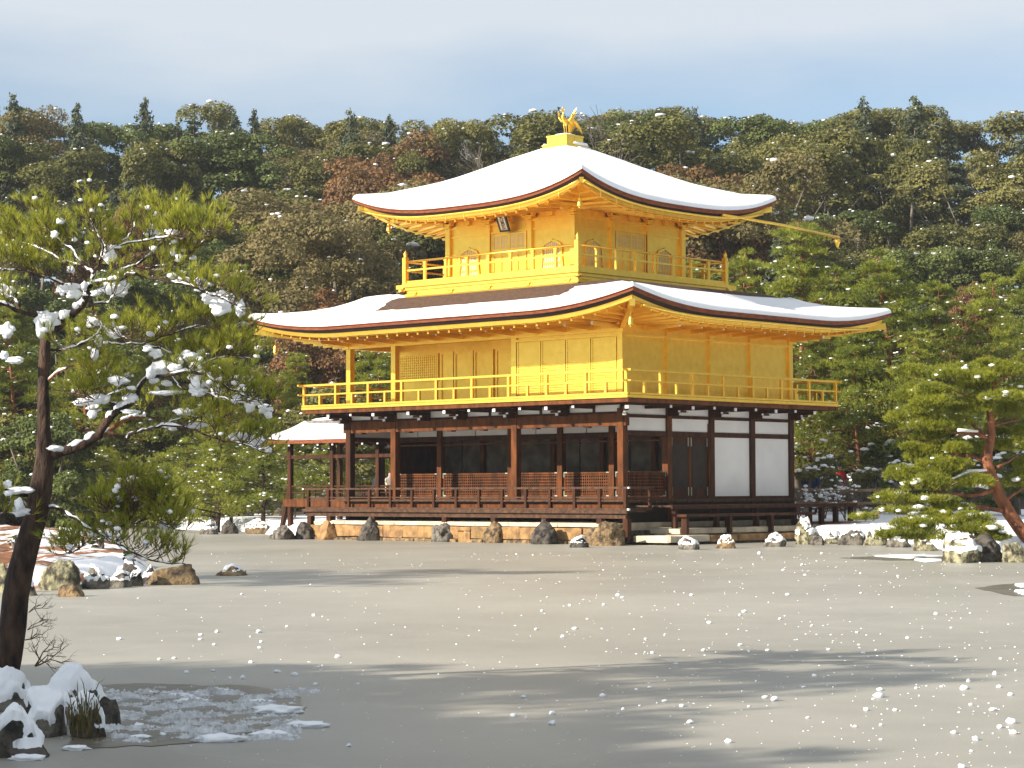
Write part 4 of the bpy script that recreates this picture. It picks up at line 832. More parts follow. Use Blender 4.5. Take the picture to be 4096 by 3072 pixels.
# dry grass tuft
g0 = on_z(340, 2958, 0.0)+np.array([FH[0], FH[1], 0])*(-.02); mb = MB(); rs = random.Random(5)
for k in range(80):
    a = rs.uniform(0, 6.28); l = rs.uniform(.12, .34); b0 = Vector((rs.gauss(0,.05), rs.gauss(0,.05), rs.uniform(.02,.22))); tip = b0+Vector((math.cos(a)*.12*rs.random(), math.sin(a)*.12*rs.random(), l*(.6 if rs.random() < .7 else -.5)))
    m_ = (b0+tip)/2+Vector((0,0,.05)); s_ = Vector((RH[0], RH[1], 0))*.003; mb.add([b0-s_, b0+s_, m_+s_, m_-s_, tip], [(0,1,2,3),(3,2,4)])
tg = ob('grass_tuft', mb, 'grass'); tg.location = g0; tag(tg, 'tuft of dry yellow grass hanging over the foreground rock', 'grass')
# ------------------------------------------------------------------ people on the far path
def person(P, rz, top, legs, label, hat=None, hood=False, scale=1.0):
    t = thing('person', label, 'person', P, 'visitors on the garden path', rz); t.scale = (scale,)*3
    J = [((0,0,.95),.15,.11),((0,0,1.15),.155,.11),((0,0,1.38),.18,.11),((0,0,1.48),.07,.07),((0,-.02,1.60),.085,.10),((0,-.01,1.72),.06,.07)]; E = [(0,1),(1,2),(2,3),(3,4),(4,5)]
    for s in (-1, 1):
        b = len(J); J += [((s*.20,0,1.40),.065,.065),((s*.25,.02,1.14),.055,.055),((s*.22,-.10,.94),.045,.045),((s*.20,-.16,.90),.035,.03)]; E += [(2,b),(b,b+1),(b+1,b+2),(b+2,b+3)]
        b = len(J); J += [((s*.10,0,.86),.10,.10),((s*.11,-.01,.48),.07,.07),((s*.11,.02,.09),.05,.05),((s*.11,-.12,.04),.045,.035)]; E += [(0,b),(b,b+1),(b+1,b+2),(b+2,b+3)]
    me = bpy.data.meshes.new('body'); me.from_pydata([j[0] for j in J], E, []); o = link('body', me, t)
    md = o.modifiers.new('skin', 'SKIN'); 
    for i, j in enumerate(J): me.skin_vertices[0].data[i].radius = (j[1], j[2])
    me.skin_vertices[0].data[0].use_root = True
    o.modifiers.new('sub', 'SUBSURF').levels = 1; o.modifiers['sub'].render_levels = 1
    bpy.context.view_layer.update(); ev = bpy.data.meshes.new_from_object(o.evaluated_get(bpy.context.evaluated_depsgraph_get())); o.modifiers.clear(); o.data = ev
    ev.materials.clear()
    for m_ in (legs, top, 'skin'): ev.materials.append(M[m_])
    for p_ in ev.polygons:
        c = p_.center; p_.material_index = 2 if (c.z > 1.50 or (abs(c.x) > .15 and c.y < -.11)) else (1 if c.z > .80 else 0); p_.use_smooth = True
    vs, fs, _ = lumpy(2, .05, 2, 1.0, None, (.098, .118, .085 if not hood else .14)); ob('hat' if hat else ('hood' if hood else 'hair'), MB().add([(a, b+.015, c+(1.71 if not hood else 1.66)) for a, b, c in vs], fs), hat or (top if hood else 'hair'), t, True)
    ob('nose', MB().tube([(0,-.115,1.63),(0,-.135,1.60)], [.012,.016], 5), 'skin', t)
    if hat == 'cloth_grey': ob('scarf', MB().lathe([(.09,1.44),(.12,1.47),(.12,1.52),(.08,1.54)], 10), 'cloth_sky', t, True)
    return t
def gz(P): return float(ground_z(P[0], P[1]))
for u, D, rz, top, legs, label, kw in (
 (1509, 91, 2.3, 'cloth_dark', 'cloth_dark', 'person in a dark jacket standing beside a cream coated companion', {}),
 (1527, 90, -.5, 'cloth_cream', 'cloth_dark', 'person in a cream hooded coat seen through the fishing deck', {'hood': True}),
 (1560, 91.5, .4, 'cloth_grey', 'cloth_dark', 'person in a grey jacket close to the pavilion column', {}),
 (3229, 80, .6, 'cloth_dark', 'cloth_dark', 'person in a grey knit hat behind the snowy shrub', {'hat': 'cloth_grey'}),
 (3252, 79, -.7, 'cloth_blue', 'cloth_dark', 'person in a navy blue jacket with a bright blue collar', {'hood': False}),
 (3520, 82, 1.0, 'cloth_dark', 'cloth_dark', 'person dressed all in black walking behind the leaning pine', {}),
 (3360, 83, .2, 'cloth_red', 'cloth_dark', 'person in a red coat behind the bare snowy shrub', {})):
    P = uD(u, D); P[2] = gz(P); person(P, YAW+rz, top, legs, label, **kw)
# ------------------------------------------------------------------ garden fences
def fence(pts, hts, label, rad=.05, step=2.2, m='bamboo'):
    P0 = pts[0]; t = thing('garden_fence', label, 'fence', P0)
    loc = [np.array(q)-np.array(P0) for q in pts]
    for h_ in hts: ob('rail', MB().tube([(q[0], q[1], q[2]+h_) for q in loc], rad, 7), m, t, True)
    for a, b in zip(loc[:-1], loc[1:]):
        n = max(1, int(np.linalg.norm(b-a)/step))
        for k in range(n+1):
            q = a+(b-a)*k/n; ob('post', MB().tube([(q[0], q[1], q[2]-.2), (q[0], q[1], q[2]+max(hts)+.08)], rad*.9, 7), m, t)
def gp(u, D): q = uD(u, D); q[2] = gz(q); return q
fence([gp(3170, 76.5), gp(3420, 76), gp(3760, 75)], (.95, .5), 'low pole fence along the path to the pavilion side', .05)
fence([gp(1180, 87.5), gp(1460, 88), gp(1640, 88)], (.85, .45), 'low pole fence seen through the fishing deck', .045)
# ------------------------------------------------------------------ foliage builders
def unit(a): return a/(np.linalg.norm(a, axis=-1, keepdims=True)+1e-9)
def tufts(Cn, Dr, ln, wd, nn, spread, r=rng):
    Cn = np.asarray(Cn, float); Dr = unit(np.asarray(Dr, float)); n = len(Cn)
    d = unit(Dr[:, None, :] + spread*r.normal(size=(n, nn, 3))); l = ln*(0.7+0.5*r.random((n, nn, 1)))
    s = unit(np.cross(d, unit(r.normal(size=(n, nn, 3)))))*wd*.5
    b = Cn[:, None, :] + Dr[:, None, :]*(ln*.35*(r.random((n, nn, 1))-.6))
    V = np.stack([b-s, b+s, b+d*l], 2).reshape(-1, 3); return V, np.arange(len(V)).reshape(-1, 3)
def leaves(Cn, Nr, size, r=rng, jitter=.55):
    n = len(Cn); nn = unit(unit(Nr)+jitter*r.normal(size=(n, 3))); a = unit(np.cross(nn, unit(r.normal(size=(n, 3))))); b = np.cross(nn, a); s = size*(.6+.8*r.random((n, 1)))
    V = np.stack([Cn-a*s*.5-b*s*.35, Cn+a*s*.5-b*s*.25, Cn+a*s*.1+b*s*.6], 1).reshape(-1, 3); return V, np.arange(len(V)).reshape(-1, 3)
def blobs(pos, size, sub=2, seed=0.0):
    V = []; F_ = []; base = 0
    var = [lumpy(1, .35, 2.0, seed+k*2.3) for k in range(4)]
    for i, (p_, s_) in enumerate(zip(pos, size)):
        vs, fs, _ = var[i % 4]; V.append(np.array(vs)*np.asarray(s_)+p_); F_.append(np.array(fs)+base); base += len(vs)
    return np.concatenate(V), np.concatenate(F_)
# ---- forest tree prototypes: crown mesh, trunk mesh, snow mesh (base of trunk at origin)
def crown_round(seed, H=11.0, Wd=7.0, nl=10000, size=.30, mat_='leaf_olive', z0=.22, snow_n=30, nlump=85, bare=0.0):
    r = np.random.default_rng(seed); cs = []; rs_ = []
    hubs = [(r.normal()*.20*Wd, r.normal()*.20*Wd, r.uniform(z0+.12, .92)) for _ in range(6)]; hubs[0] = (0, 0, .86)
    for k in range(nlump):
        if k % 3:
            hx_, hy_, hz_ = hubs[r.integers(6)]; sp2 = .14*Wd*(1.25-.5*hz_); cs.append((hx_+r.normal()*sp2, hy_+r.normal()*sp2, H*min(.93, hz_+r.normal()*.055))); rs_.append(r.uniform(.06, .145)*Wd); continue
        a = r.uniform(0, 6.28); t = r.random()**.8; z = H*(z0+(1-z0)*(t*.82)); prof = math.sin(math.pi*min(1, (t*.8+.22)))**.7
        rr_ = Wd/2*prof*math.sqrt(r.uniform(.25, 1.0)); cs.append((math.cos(a)*rr_*.85, math.sin(a)*rr_*.85, z)); rs_.append(r.uniform(.075, .15)*Wd*(1.1-.3*t))
    cs = np.array(cs); rs_ = np.array(rs_); k = r.choice(nlump, nl, p=rs_**2/np.sum(rs_**2)); d = unit(r.normal(size=(nl, 3))); d[:, 2] = np.where(d[:, 2] < -.3, -d[:, 2]*.6, d[:, 2]); d = unit(d)
    sub = unit(r.normal(size=(nl, 3))); rad = rs_[k]*(.72+.33*r.random(nl))
    P = cs[k]+d*rad[:, None]*np.array([1, 1, .8]); V, F_ = leaves(P, d+np.array([0, 0, .35]), size, r)
    cm = np_mesh('crown', V, F_, mat_)
    up = [i for i in range(nl) if d[i, 2] > .55 and cs[k[i], 2]+rs_[k[i]]*.8 > 0][:]; r.shuffle(up); up = up[:snow_n]
    SV, SF = blobs(P[up]+np.array([0, 0, .05]), [np.array([1, 1, .5])*r.uniform(.04, .12)*(1 if r.random() < .85 else 1.8) for _ in up], seed=seed); sm = np_mesh('snow', SV, SF, 'snow', True)
    tb_ = MB(); tr = [(0,0,-1.0),(r.normal()*.1,r.normal()*.1,H*.25),(r.normal()*.25,r.normal()*.25,H*.5),(r.normal()*.4,r.normal()*.4,H*.8)]; tb_.tube(tr, [.22,.17,.12,.04], 7)
    for _ in range(7):
        j = r.integers(nlump); c = cs[j]; s_ = np.array(tr[1])*.6+np.array(tr[2])*.4*r.random(); tb_.tube([s_, (s_+c)/2+np.array([0,0,-.3]), c], [.09,.06,.02], 5)
    return cm, mesh_of('trunk', tb_, 'greybark', True), sm
def crown_cone(seed, H=15.0, Wd=6.5, nl=22000, size=.20, mat_='leaf_cedar', snow_n=60, z0=.14):
    r = np.random.default_rng(seed); tiers = 46; cs = []; ds = []; rs_ = []
    for k in range(tiers*5):
        t = r.random()**.9; z = H*(z0+(1-z0)*t); a = r.uniform(0, 6.28); ln = Wd/2*(1-t)**.75*r.uniform(.55, 1.1)+.12; cs.append((a, z, ln))
    cs = np.array(cs); wt = cs[:, 2]**1.6; k = r.choice(len(cs), nl, p=wt/wt.sum()); f = np.sqrt(r.random(nl)); ln = cs[k, 2]; a = cs[k, 0]+r.normal(size=nl)*.16
    P = np.stack([np.cos(a)*ln*f, np.sin(a)*ln*f, cs[k, 1]-ln*f*.18+r.normal(size=nl)*.10*(1.1-f)+.25*ln*(f-.5)**2], -1)
    P += r.normal(size=P.shape)*np.array([.10, .10, .08]); nrm = np.stack([np.cos(a), np.sin(a), np.full(nl, .8)], -1); V, F_ = leaves(P, nrm, size, r); cm = np_mesh('crown', V, F_, mat_)
    up = r.choice(nl, snow_n, replace=False); SV, SF = blobs(P[up]+np.array([0,0,.1]), [np.array([1,1,.45])*r.uniform(.04,.13) for _ in up], seed=seed); sm = np_mesh('snow', SV, SF, 'snow', True)
    return cm, mesh_of('trunk', MB().tube([(0,0,-1),(.05,0,H*.5),(0,.05,H*.97)], [.22,.14,.02], 7), 'greybark', True), sm
def crown_bare(seed, H=10.0, Wd=6.0, mat_='greybark'):
    r = np.random.default_rng(seed); mb = MB()
    def grow(p_, d, ln, rad, lv):
        q = p_+d*ln; m_ = (p_+q)/2+r.normal(size=3)*ln*.05; mb.tube([p_, m_, q], [rad, rad*.85, rad*.65], 5 if lv < 2 else 3, False)
        if lv >= 5: return
        for _ in range(3 if lv < 4 else 4):
            nd = unit((d+r.normal(size=3)*.48+np.array([0,0,.12]))[None])[0]; grow(q if r.random() < .7 else m_, nd, ln*r.uniform(.62,.82), rad*.6, lv+1)
    grow(np.array([0,0,-1.0]), np.array([0,0,1.0]), H*.34, .16, 0)
    return None, mesh_of('trunk', mb, mat_, True), None
def build_limbed_pine(seed, H=9.0, Wd=5.0, npads=26, tpp=46, mat_='needle2', bark='redbark', bend=.5, z0=.38, nl_len=.20, nw=.028, nn=9, snow_n=40, rad=.16, lower=0.0):
    r = np.random.default_rng(seed); tb_ = MB(); n = 9
    ph = r.uniform(0, 6.28); tr = [np.array([bend*math.sin(t*4+ph)*t*.6-bend*math.sin(ph)*0, bend*math.cos(t*3.2+ph)*t*.5, -0.6+(H*.95+.6)*t]) for t in np.linspace(0, 1, n)]
    tb_.tube(tr, [rad*(1-.85*t) for t in np.linspace(0, 1, n)], 8); lb = MB(); Cn = []; Dr = []; sn = []; ss = []
    for k in range(npads):
        t = z0+(1-z0)*(k+.5)/npads+r.normal()*.015; t = min(.99, max(z0*.9, t)); p0 = tr[0]*0+np.array([np.interp(t, np.linspace(0,1,n), [q[i] for q in tr]) for i in range(3)])
        a = k*2.4+r.normal()*.4; u_ = (t-z0)/(1-z0); ln = Wd/2*((1-u_)**.6*(.55+.45*math.sin(math.pi*min(1, u_+.35)))+.10)*r.uniform(.6, 1.1)
        tip = p0+np.array([math.cos(a)*ln, math.sin(a)*ln, ln*r.uniform(-.10, .22)]); m_ = (p0+tip)/2+np.array([0, 0, ln*.10])+r.normal(size=3)*.06
        lb.tube([p0, m_, tip], [rad*.32*(1-.6*t), rad*.22*(1-.6*t), .012], 5, False)
        for f in ((.5, .75), (1.0, 1.0)) if ln > .7 else ((1.0, .9),):
            c = m_*(1-f[0])*2+tip*(f[0]*2-1) if f[0] > .5 else m_*1.0; pr = (.28+.20*ln)*f[1]*r.uniform(.8, 1.2); m2 = int(tpp*f[1])
            q = r.normal(size=(m2, 3)); q = unit(q)*(r.random((m2, 1))**.45); q[:, 2] = np.abs(q[:, 2])*.9-.15; q2 = q*np.array([1, 1, r.uniform(.55, .95)])+r.normal(size=q.shape)*.10; P = c+q2*pr+np.array([0, 0, r.normal()*.10]); Cn.append(P); Dr.append(q*np.array([1.1, 1.1, .4])+np.array([0, 0, .75]))
            for _ in range(r.poisson(snow_n/npads*.6)): w_ = q[r.integers(m2)]; sn.append(c+w_*np.array([pr, pr, pr*.4])+np.array([0,0,.06])); ss.append(np.array([1.4, 1.4, .5])*r.uniform(.03, .085))
    V, F_ = tufts(np.concatenate(Cn), np.concatenate(Dr), nl_len, nw, nn, .45, r)
    sm = None
    if sn: SV, SF = blobs(sn, ss, seed=seed); sm = np_mesh('snow', SV, SF, 'snow', True)
    return np_mesh('needles', V, F_, mat_), mesh_of('trunk', tb_, bark, True), sm, mesh_of('limbs', lb, bark, True)
def place(name, proto, label, cat, group, P, sc_=1.0, rz=0.0, sz=1.0):
    t = thing(name, label, cat, P, group, rz); t.scale = (sc_, sc_, sc_*sz)
    for nm, me in zip(('crown', 'trunk', 'snow', 'limb'), proto):
        if me is not None:
            o = link(nm, me, t)
            if nm in ('snow',): o['kind'] = 'stuff'
    return t
protos = {
 'olive': [crown_round(s, 11, 7.5, 36000, .135, 'leaf_olive', snow_n=110) for s in (21, 22, 23)],
 'green': [crown_round(s, 11, 7.0, 36000, .13, 'leaf_green', snow_n=130) for s in (31, 32, 33)],
 'cedar': [crown_cone(s) for s in (41, 42, 43)],
 'brown': [crown_round(s, 9, 6.0, 26000, .12, 'leaf_brown', snow_n=30) for s in (51,)],
 'tan': [crown_round(s, 9, 6.5, 36000, .095, 'leaf_tan', snow_n=40) for s in (61, 62)],
 'bare': [crown_bare(s) for s in (71, 72)],
 'pine': [build_limbed_pine(s, 11.5, 6.4, 74, 70, 'needle3', 'redbark', .6, .24, .17, .022, 9, 110) for s in (81, 82, 83)],
}
kinds = {'olive': ('olive green broadleaf tree with dense lumpy crown', 'broadleaf_tree'), 'green': ('dark green broadleaf evergreen flecked with snow', 'evergreen_tree'),
 'cedar': ('dark conical cedar rising among broadleaf trees', 'cedar_tree'), 'brown': ('rust brown oak still holding dead leaves', 'oak_tree'), 'tan': ('pale tan leaved oak', 'oak_tree'),
 'bare': ('leafless grey tree', 'bare_tree'), 'pine': ('tall red trunked pine', 'pine_tree')}
cnt = {k: 0 for k in protos}; ftrees = []
def forest(k, u, D, H, rz=None, sz=1.0, wide=1.0):
    where = ' near the foot of the wooded hill' if D < 118 else ' halfway up the wooded hill' if D < 142 else ' on the crest of the wooded hill'
    if k == 'pine': where = ' beyond the fishing deck' if u < 2000 else ' between the pavilion and the leaning pine' if u < 3620 else ' behind the leaning pine'
    pr = protos[k][cnt[k] % len(protos[k])]; cnt[k] += 1
    base = {'olive': 11, 'green': 11, 'cedar': 15, 'brown': 9, 'tan': 9, 'bare': 10, 'pine': 11.5}[k]
    P = uD(u, D); P[2] = gz(P); s_ = H/base*wide
    return place(kinds[k][1], pr, kinds[k][0]+where, 'tree', {'pine': 'tall red pines behind the garden'}.get(k, 'trees of the hillside forest'), P, s_, random.uniform(0, 6.28) if rz is None else rz, 1.0/wide*sz)
random.seed(3)
# skyline control: (u, v of the crown tops); trees at the back reach it
SKY_U = [-900,-300,0,150,330,480,560,700,800,950,1050,1150,1250,1350,1420,1500,1650,1770,1900,2000,2050,2150,2300,2450,2560,2700,2850,3000,3150,3260,3330,3500,3650,3800,3950,4096,4500,5000]
SKY_V = [420,400,375,395,440,455,440,470,470,440,450,440,520,510,455,490,440,460,500,520,540,500,420,420,400,440,450,420,390,410,470,440,415,430,470,450,430,440]
rows = [(104, 5.0, 9.0), (113, 5.4, 10.0), (124, 5.6, 10.5), (136, 5.6, 11.0), (148, 5.4, 11.5), (160, 5.2, 12.0), (172, 5.2, 12.5)]
for ri, (D, sp_, H) in enumerate(rows):
    du = sp_/D*FPX; u = -1100+random.uniform(0, du)
    while u < 5200:
        Dj = D+random.uniform(-4, 4); P = uD(u, Dj); g_ = gz(P); vs_ = np.interp(u, SKY_U, SKY_V); ztop = CAM[2]+(1955-vs_)/FPX*Dj
        last = ri >= 4
        Hh = min(max(H*random.uniform(.85, 1.15), 6), max(5.0, ztop-g_-random.uniform(0, 1.0)))
        if last: Hh = max(6.0, min(17, ztop-g_-(0 if ri >= 5 else 1.5)+random.uniform(-1.2, .5)))
        x_ = random.random()
        if 1250 < u < 2350 and 1 <= ri <= 4: k = 'tan' if x_ < .22 else 'olive' if x_ < .58 else 'green' if x_ < .76 else 'brown' if x_ < .86 else 'cedar'
        elif u < 500: k = 'green' if x_ < .62 else 'olive' if x_ < .8 else 'cedar' if x_ < .88 else 'tan'
        elif u > 2500: k = 'olive' if x_ < .50 else 'green' if x_ < .85 else 'tan' if x_ < .9 else 'cedar'
        else: k = 'green' if x_ < .40 else 'olive' if x_ < .65 else 'cedar' if x_ < .76 else 'tan'
        if ri == 0 and u > 2600 and x_ < .9: k = 'green'
        forest(k, u, Dj, Hh, sz=1.0, wide=random.uniform(.85, 1.45) if k != 'cedar' else random.uniform(.9, 1.2)); u += du*random.uniform(.75, 1.2)
# landmark trees of the skyline and slope
def top_tree(k, u, v, D, wide=1.0):
    P = uD(u, D); H = CAM[2]+(1955-v)/FPX*D-gz(P); return forest(k, u, D, H, wide=wide)
top_tree('cedar', 570, 380, 146, .75); top_tree('cedar', 770, 440, 150, .9); top_tree('cedar', 1400, 430, 150, .9); top_tree('cedar', 1560, 450, 152, .7); top_tree('cedar', 1010, 430, 154, .8); top_tree('cedar', 3470, 390, 150, .9); top_tree('cedar', 3680, 385, 152, 1.0); top_tree('cedar', 40, 360, 155, .8); top_tree('cedar', 2240, 430, 152); top_tree('cedar', 300, 400, 150, .7); top_tree('cedar', 2790, 425, 152, .7)
for u, v, D in ((2380, 395, 148), (2440, 405, 150), (2330, 415, 152)): top_tree('bare', u, v, D, 1.25)
top_tree('brown', 1430, 610, 132, 1.1); top_tree('brown', 1520, 640, 128, 1.0); top_tree('brown', 1660, 520, 148, 1.1); top_tree('brown', 1290, 1130, 104, .9); top_tree('tan', 1150, 720, 112, 1.35); top_tree('tan', 1310, 860, 106, 1.1); top_tree('brown', 2750, 620, 118, 1.0); top_tree('tan', 2880, 650, 114); top_tree('brown', 490, 780, 118, .8); top_tree('brown', 3870, 1120, 103, .5)
# tall red pines behind the garden
for u, v, D, wd in ((2780, 1000, 90, 1.0), (2960, 960, 94, 1.0), (3190, 830, 88, 1.1), (3330, 1030, 93, 1.0), (3560, 970, 86, 1.2), (3760, 1080, 90, 1.0), (3960, 1060, 88, 1.1), (4150, 980, 92, 1.1), (3440, 1250, 85, 1.0), (3680, 1300, 84, 1.0), (3250, 1300, 86, .9), (1500, 1250, 95, 1.0), (1180, 1380, 98, 1.0), (1640, 1300, 97, 1.0), (900, 1330, 96, 1.0), (350, 1180, 98, 1.1), (50, 1150, 99, 1.1), (-200, 1100, 100, 1.1), (620, 1250, 100, 1.0)):
    top_tree('pine', u, v, D, wd)
# garden pines on the far shore by the fishing deck
gpin = [build_limbed_pine(s, 4.6, 4.6, 44, 90, 'needle3', 'bark', .35, .26, .11, .016, 9, 110, .13) for s in (91, 92, 93)]
for i, (u, v, D, wd) in enumerate(((870, 1700, 84, 1.0), (925, 1760, 86, 1.0), (1050, 1690, 83, 1.0), (1150, 1720, 86, 1.0), (760, 1740, 90, 1.0), (640, 1800, 92, 1.0), (1290, 1770, 92, .9), (1440, 1720, 94, 1.0), (420, 1780, 96, 1.0), (180, 1740, 98, 1.0), (-60, 1760, 100, 1.0), (-280, 1740, 100, 1.0))):
    P = uD(u, D); P[2] = gz(P); H = CAM[2]+(1955-v)/FPX*D-P[2]; s_ = H/4.6*wd
    place('garden_pine', gpin[i % 3], 'low spreading garden pine on the shore beyond the fishing deck', 'tree', 'garden pines on the far shore', P, s_, random.uniform(0, 6.28), 1/wd)
# lower trees closing the garden off behind the shore, then unseen ones added round the pond
random.seed(19); under = [crown_round(s, 5.0, 4.6, 16000, .12, m_, .10, 60, 60) for s, m_ in ((121, 'leaf_green'), (122, 'leaf_olive'), (123, 'leaf_green'))]
u = -900
while u < 5000:
    D = random.uniform(93, 101); P = uD(u, D); P[2] = gz(P)-.2; k = random.randrange(3)
    place('understorey_tree', under[k], 'bushy evergreen at the forest edge behind the garden', 'tree', 'bushy evergreens along the forest edge', P, random.uniform(.8, 1.25), random.uniform(0, 6.28)); u += random.uniform(170, 300)
for x, y in ((38, 2), (46, -8), (33, 12), (55, -18), (44, 16), (58, 4), (66, -26), (36, 26), (30, 40), (52, 28), (62, -6), (74, -38), (72, -14), (40, 44), (19, 2), (22, 10), (18, 17), (24, 21), (27, 4), (21, 28), (28, 14), (17, 34), (25, 34), (30, -4), (34, 20)):  # out of view, added to keep sky light off the east wall
    H = random.uniform(11, 15); k = random.choice(('olive', 'green', 'pine')); pr = random.choice(protos[k]); P = np.array([x, y, 0.0]); P[2] = gz(P)
    place('unseen_shore_tree', pr, 'tall unseen tree added on the shore to block sky light from the pavilion side', 'tree', 'unseen trees round the pond', P, H/11, random.uniform(0, 6.28))
# shrubs
shr = [crown_round(s, 1.6, 1.9, 3200, .085, m_, .1, 30, 16) for s, m_ in ((101, 'leaf_olive'), (102, 'leaf_green'), (103, 'leaf_brown'))]
for i, (u, D, s_, k, lab) in enumerate([(u, D, s_, k, ('low clipped olive shrub on the far bank', 'low dark green shrub on the bank behind the pond', 'low russet shrub on the far bank')[k]) for u, D, s_, k in
    ((-100,101,1.6,0),(60,100,1.5,2),(200,101,1.7,0),(330,100,1.5,0),(430,99,1.4,2),(540,98,1.4,0),(700,97,1.3,1),(3220,79,1.3,0),(3330,81,1.5,1),(3470,80,1.2,0),(3600,78,1.4,1),(3750,77,1.5,1),(3900,76,1.4,0),(4060,74,1.6,1),(4200,72,1.6,1),(3560,84,1.9,1),(3850,83,2.1,1),(3150,86,2.0,1),(1350,99,1.6,1),(1560,100,1.5,1),(1700,99,1.6,1),(780,93,1.3,0),(880,91,1.2,1),(990,90,1.3,0),(1100,90,1.3,1),(1230,93,1.5,0),(3300,88,2.2,1),(3420,87,2.2,0),(3520,89,2.4,1),(3640,87,2.2,1),(3720,86,2.0,0),(3820,88,2.4,1),(3960,86,2.2,1),(4080,84,2.0,0))]):
    P = uD(u, D); P[2] = gz(P)-.1; t = place('shrub', shr[k], lab, 'shrub', 'shrubs along the bank', P, s_, random.uniform(0, 6.28), .85)
for u, v, s_ in ((60, 2200, .32), (240, 2190, .36), (400, 2215, .30), (520, 2245, .26), (-80, 2230, .34)):
    P = on_z(u, v, .3); P[2] = gz(P)-.05; place('islet_shrub', shr[1], 'low snow flecked shrub on the islet behind the boulders', 'shrub', 'low shrubs on the islet', P, s_, u*.1, .8)
# bare snowy shrubs on the right shore and a red stemmed one on the left
def bare_shrub(u, D, H, seed, m_, label, snow=26, lv_max=4):
    r = np.random.default_rng(seed); P = uD(u, D); P[2] = gz(P); mb = MB(); tips = []
    def grow(p_, d, ln, rad, lv):
        q = p_+d*ln; mb.tube([p_, (p_+q)/2+r.normal(size=3)*ln*.06, q], [rad, rad*.8, rad*.55], 4, False); tips.append((p_+q)/2+np.array([0,0,rad]))
        if lv < lv_max:
            for _ in range(3): grow(q, unit((d+r.normal(size=3)*np.array([.75,.75,.4]))[None])[0], ln*r.uniform(.6,.85), rad*.6, lv+1)
    for _ in range(3): grow(np.zeros(3), unit((np.array([0,0,1])+r.normal(size=3)*.4)[None])[0], H*.33, .03, 0)
    t = thing('bare_shrub', label, 'shrub', P, 'bare shrubs in the garden'); ob('branches', mb, m_, t)
    if snow:
        k = r.choice(len(tips), min(snow, len(tips)), replace=False)
        for j in k:
            vs, fs, _ = lumpy(1, .3, 2, float(j)); s_ = r.uniform(.025, .075); ob('snow_clump', MB().add([(tips[j][0]+a*s_*1.4, tips[j][1]+b*s_*1.2, tips[j][2]+c*s_*.7) for a, b, c in vs], fs), 'snow', t, True)
bare_shrub(3300, 73, 1.2, 1, 'twig', 'leafless dark shrub loaded with snow clumps beside the pavilion', 60)
bare_shrub(3195, 75, 1.2, 2, 'twig', 'twiggy snowy shrub close to the pavilion wall', 40)
bare_shrub(3380, 71, 1.6, 3, 'twig', 'small bare tree dusted with snow on the snowy bank', 40)
bare_shrub(3260, 80, 3.2, 6, 'twig', 'tall leafless brown bush behind the snowy shrubs', 20)
bare_shrub(955, 90, .9, 4, 'leaf_red', 'small red twigged bush between the shore pines', 0)
# ------------------------------------------------------------------ leaning pine on the right shore (zoomed tracing: x/1.5803+3100, y/1.5803+1300)
def a4(x, y, D): return at(x/1.5803+3100, y/1.5803+1300, D)
RP0 = a4(1590, 1330, 50.5); RP0[2] = gz(RP0); RP = thing('leaning_pine', 'reddish leaning pine with layered green pads reaching over the right shore', 'tree', RP0)
def rp(l, D=50.5, dd=0.0): return [a4(x, y, D+dd*i/(len(l)-1))-RP0 for i, (x, y) in enumerate(l)]
ob('trunk', MB().tube(rp([(1600,1350),(1550,1290),(1480,1190),(1410,1060),(1360,930),(1338,850),(1350,780),(1368,700),(1365,600),(1352,520),(1385,440),(1380,360),(1350,300)]), [.16,.155,.15,.14,.125,.115,.105,.095,.085,.07,.055,.04,.02], 10), 'redbark', RP, True)
RL = [([(1335,935),(1230,945),(1110,997),(1040,1030)], -.6, .07), ([(1350,720),(1280,690),(1160,685),(1050,660)], -.4, .06), ([(1320,690),(1235,620),(1200,600),(1100,560)], .5, .05), ([(1352,500),(1250,480),(1200,440),(1080,400)], -.4, .045), ([(1370,640),(1440,620),(1540,600)], .5, .05),
      ([(1380,420),(1300,420),(1150,330)], .4, .035), ([(1385,380),(1450,330),(1520,300)], -.3, .03), ([(1345,870),(1250,830),(1100,810),(950,840)], .7, .06), ([(1400,1040),(1250,1080),(1050,1060),(850,1000)], -1.0, .06), ([(1470,1180),(1300,1150),(1050,1140),(800,1150),(560,1215)], -1.2, .06), ([(1400,900),(1480,860),(1560,800)], .4, .045), ([(1440,1120),(1540,1050),(1620,1000)], .5, .04)]
for l, dd, rd in RL: ob('limb', MB().tube(rp(l, 50.5, dd), list(np.linspace(rd, rd*.25, len(l))), 7), 'redbark', RP, True)
r4 = np.random.default_rng(404); Cn = []; Dr = []
pads = [(1150,315,420,80,0),(1000,425,260,80,-.4),(1290,395,300,70,.2),(1460,300,240,90,-.2),(960,545,280,90,-.4),(1160,540,300,70,.4),(1470,560,230,100,.4),(1000,650,330,90,-.3),(960,715,220,50,.5),(1180,795,380,90,.5),(930,850,250,80,.6),(1500,780,200,110,.3),(800,965,220,90,-.6),(1040,915,320,100,-.5),(960,1030,330,70,-.8),(740,1110,260,70,-1.0),(1000,1115,330,60,-1.0),(560,1222,180,40,-1.2),(810,1180,360,50,-1.1),(1110,1165,300,60,-.9),(1560,1000,120,110,.4),(1240,1240,300,55,-1.3),(1060,1255,360,60,-1.5),(900,1310,300,60,-1.8),(1300,1310,200,60,-1.4),(720,1330,160,40,-1.9),(1350,250,180,50,0),(1520,420,180,70,.2),(1080,1350,240,40,-2.0),(860,780,150,50,.4),(1550,680,140,60,.5),(1400,690,200,60,.9),(1250,1000,260,70,.6)]
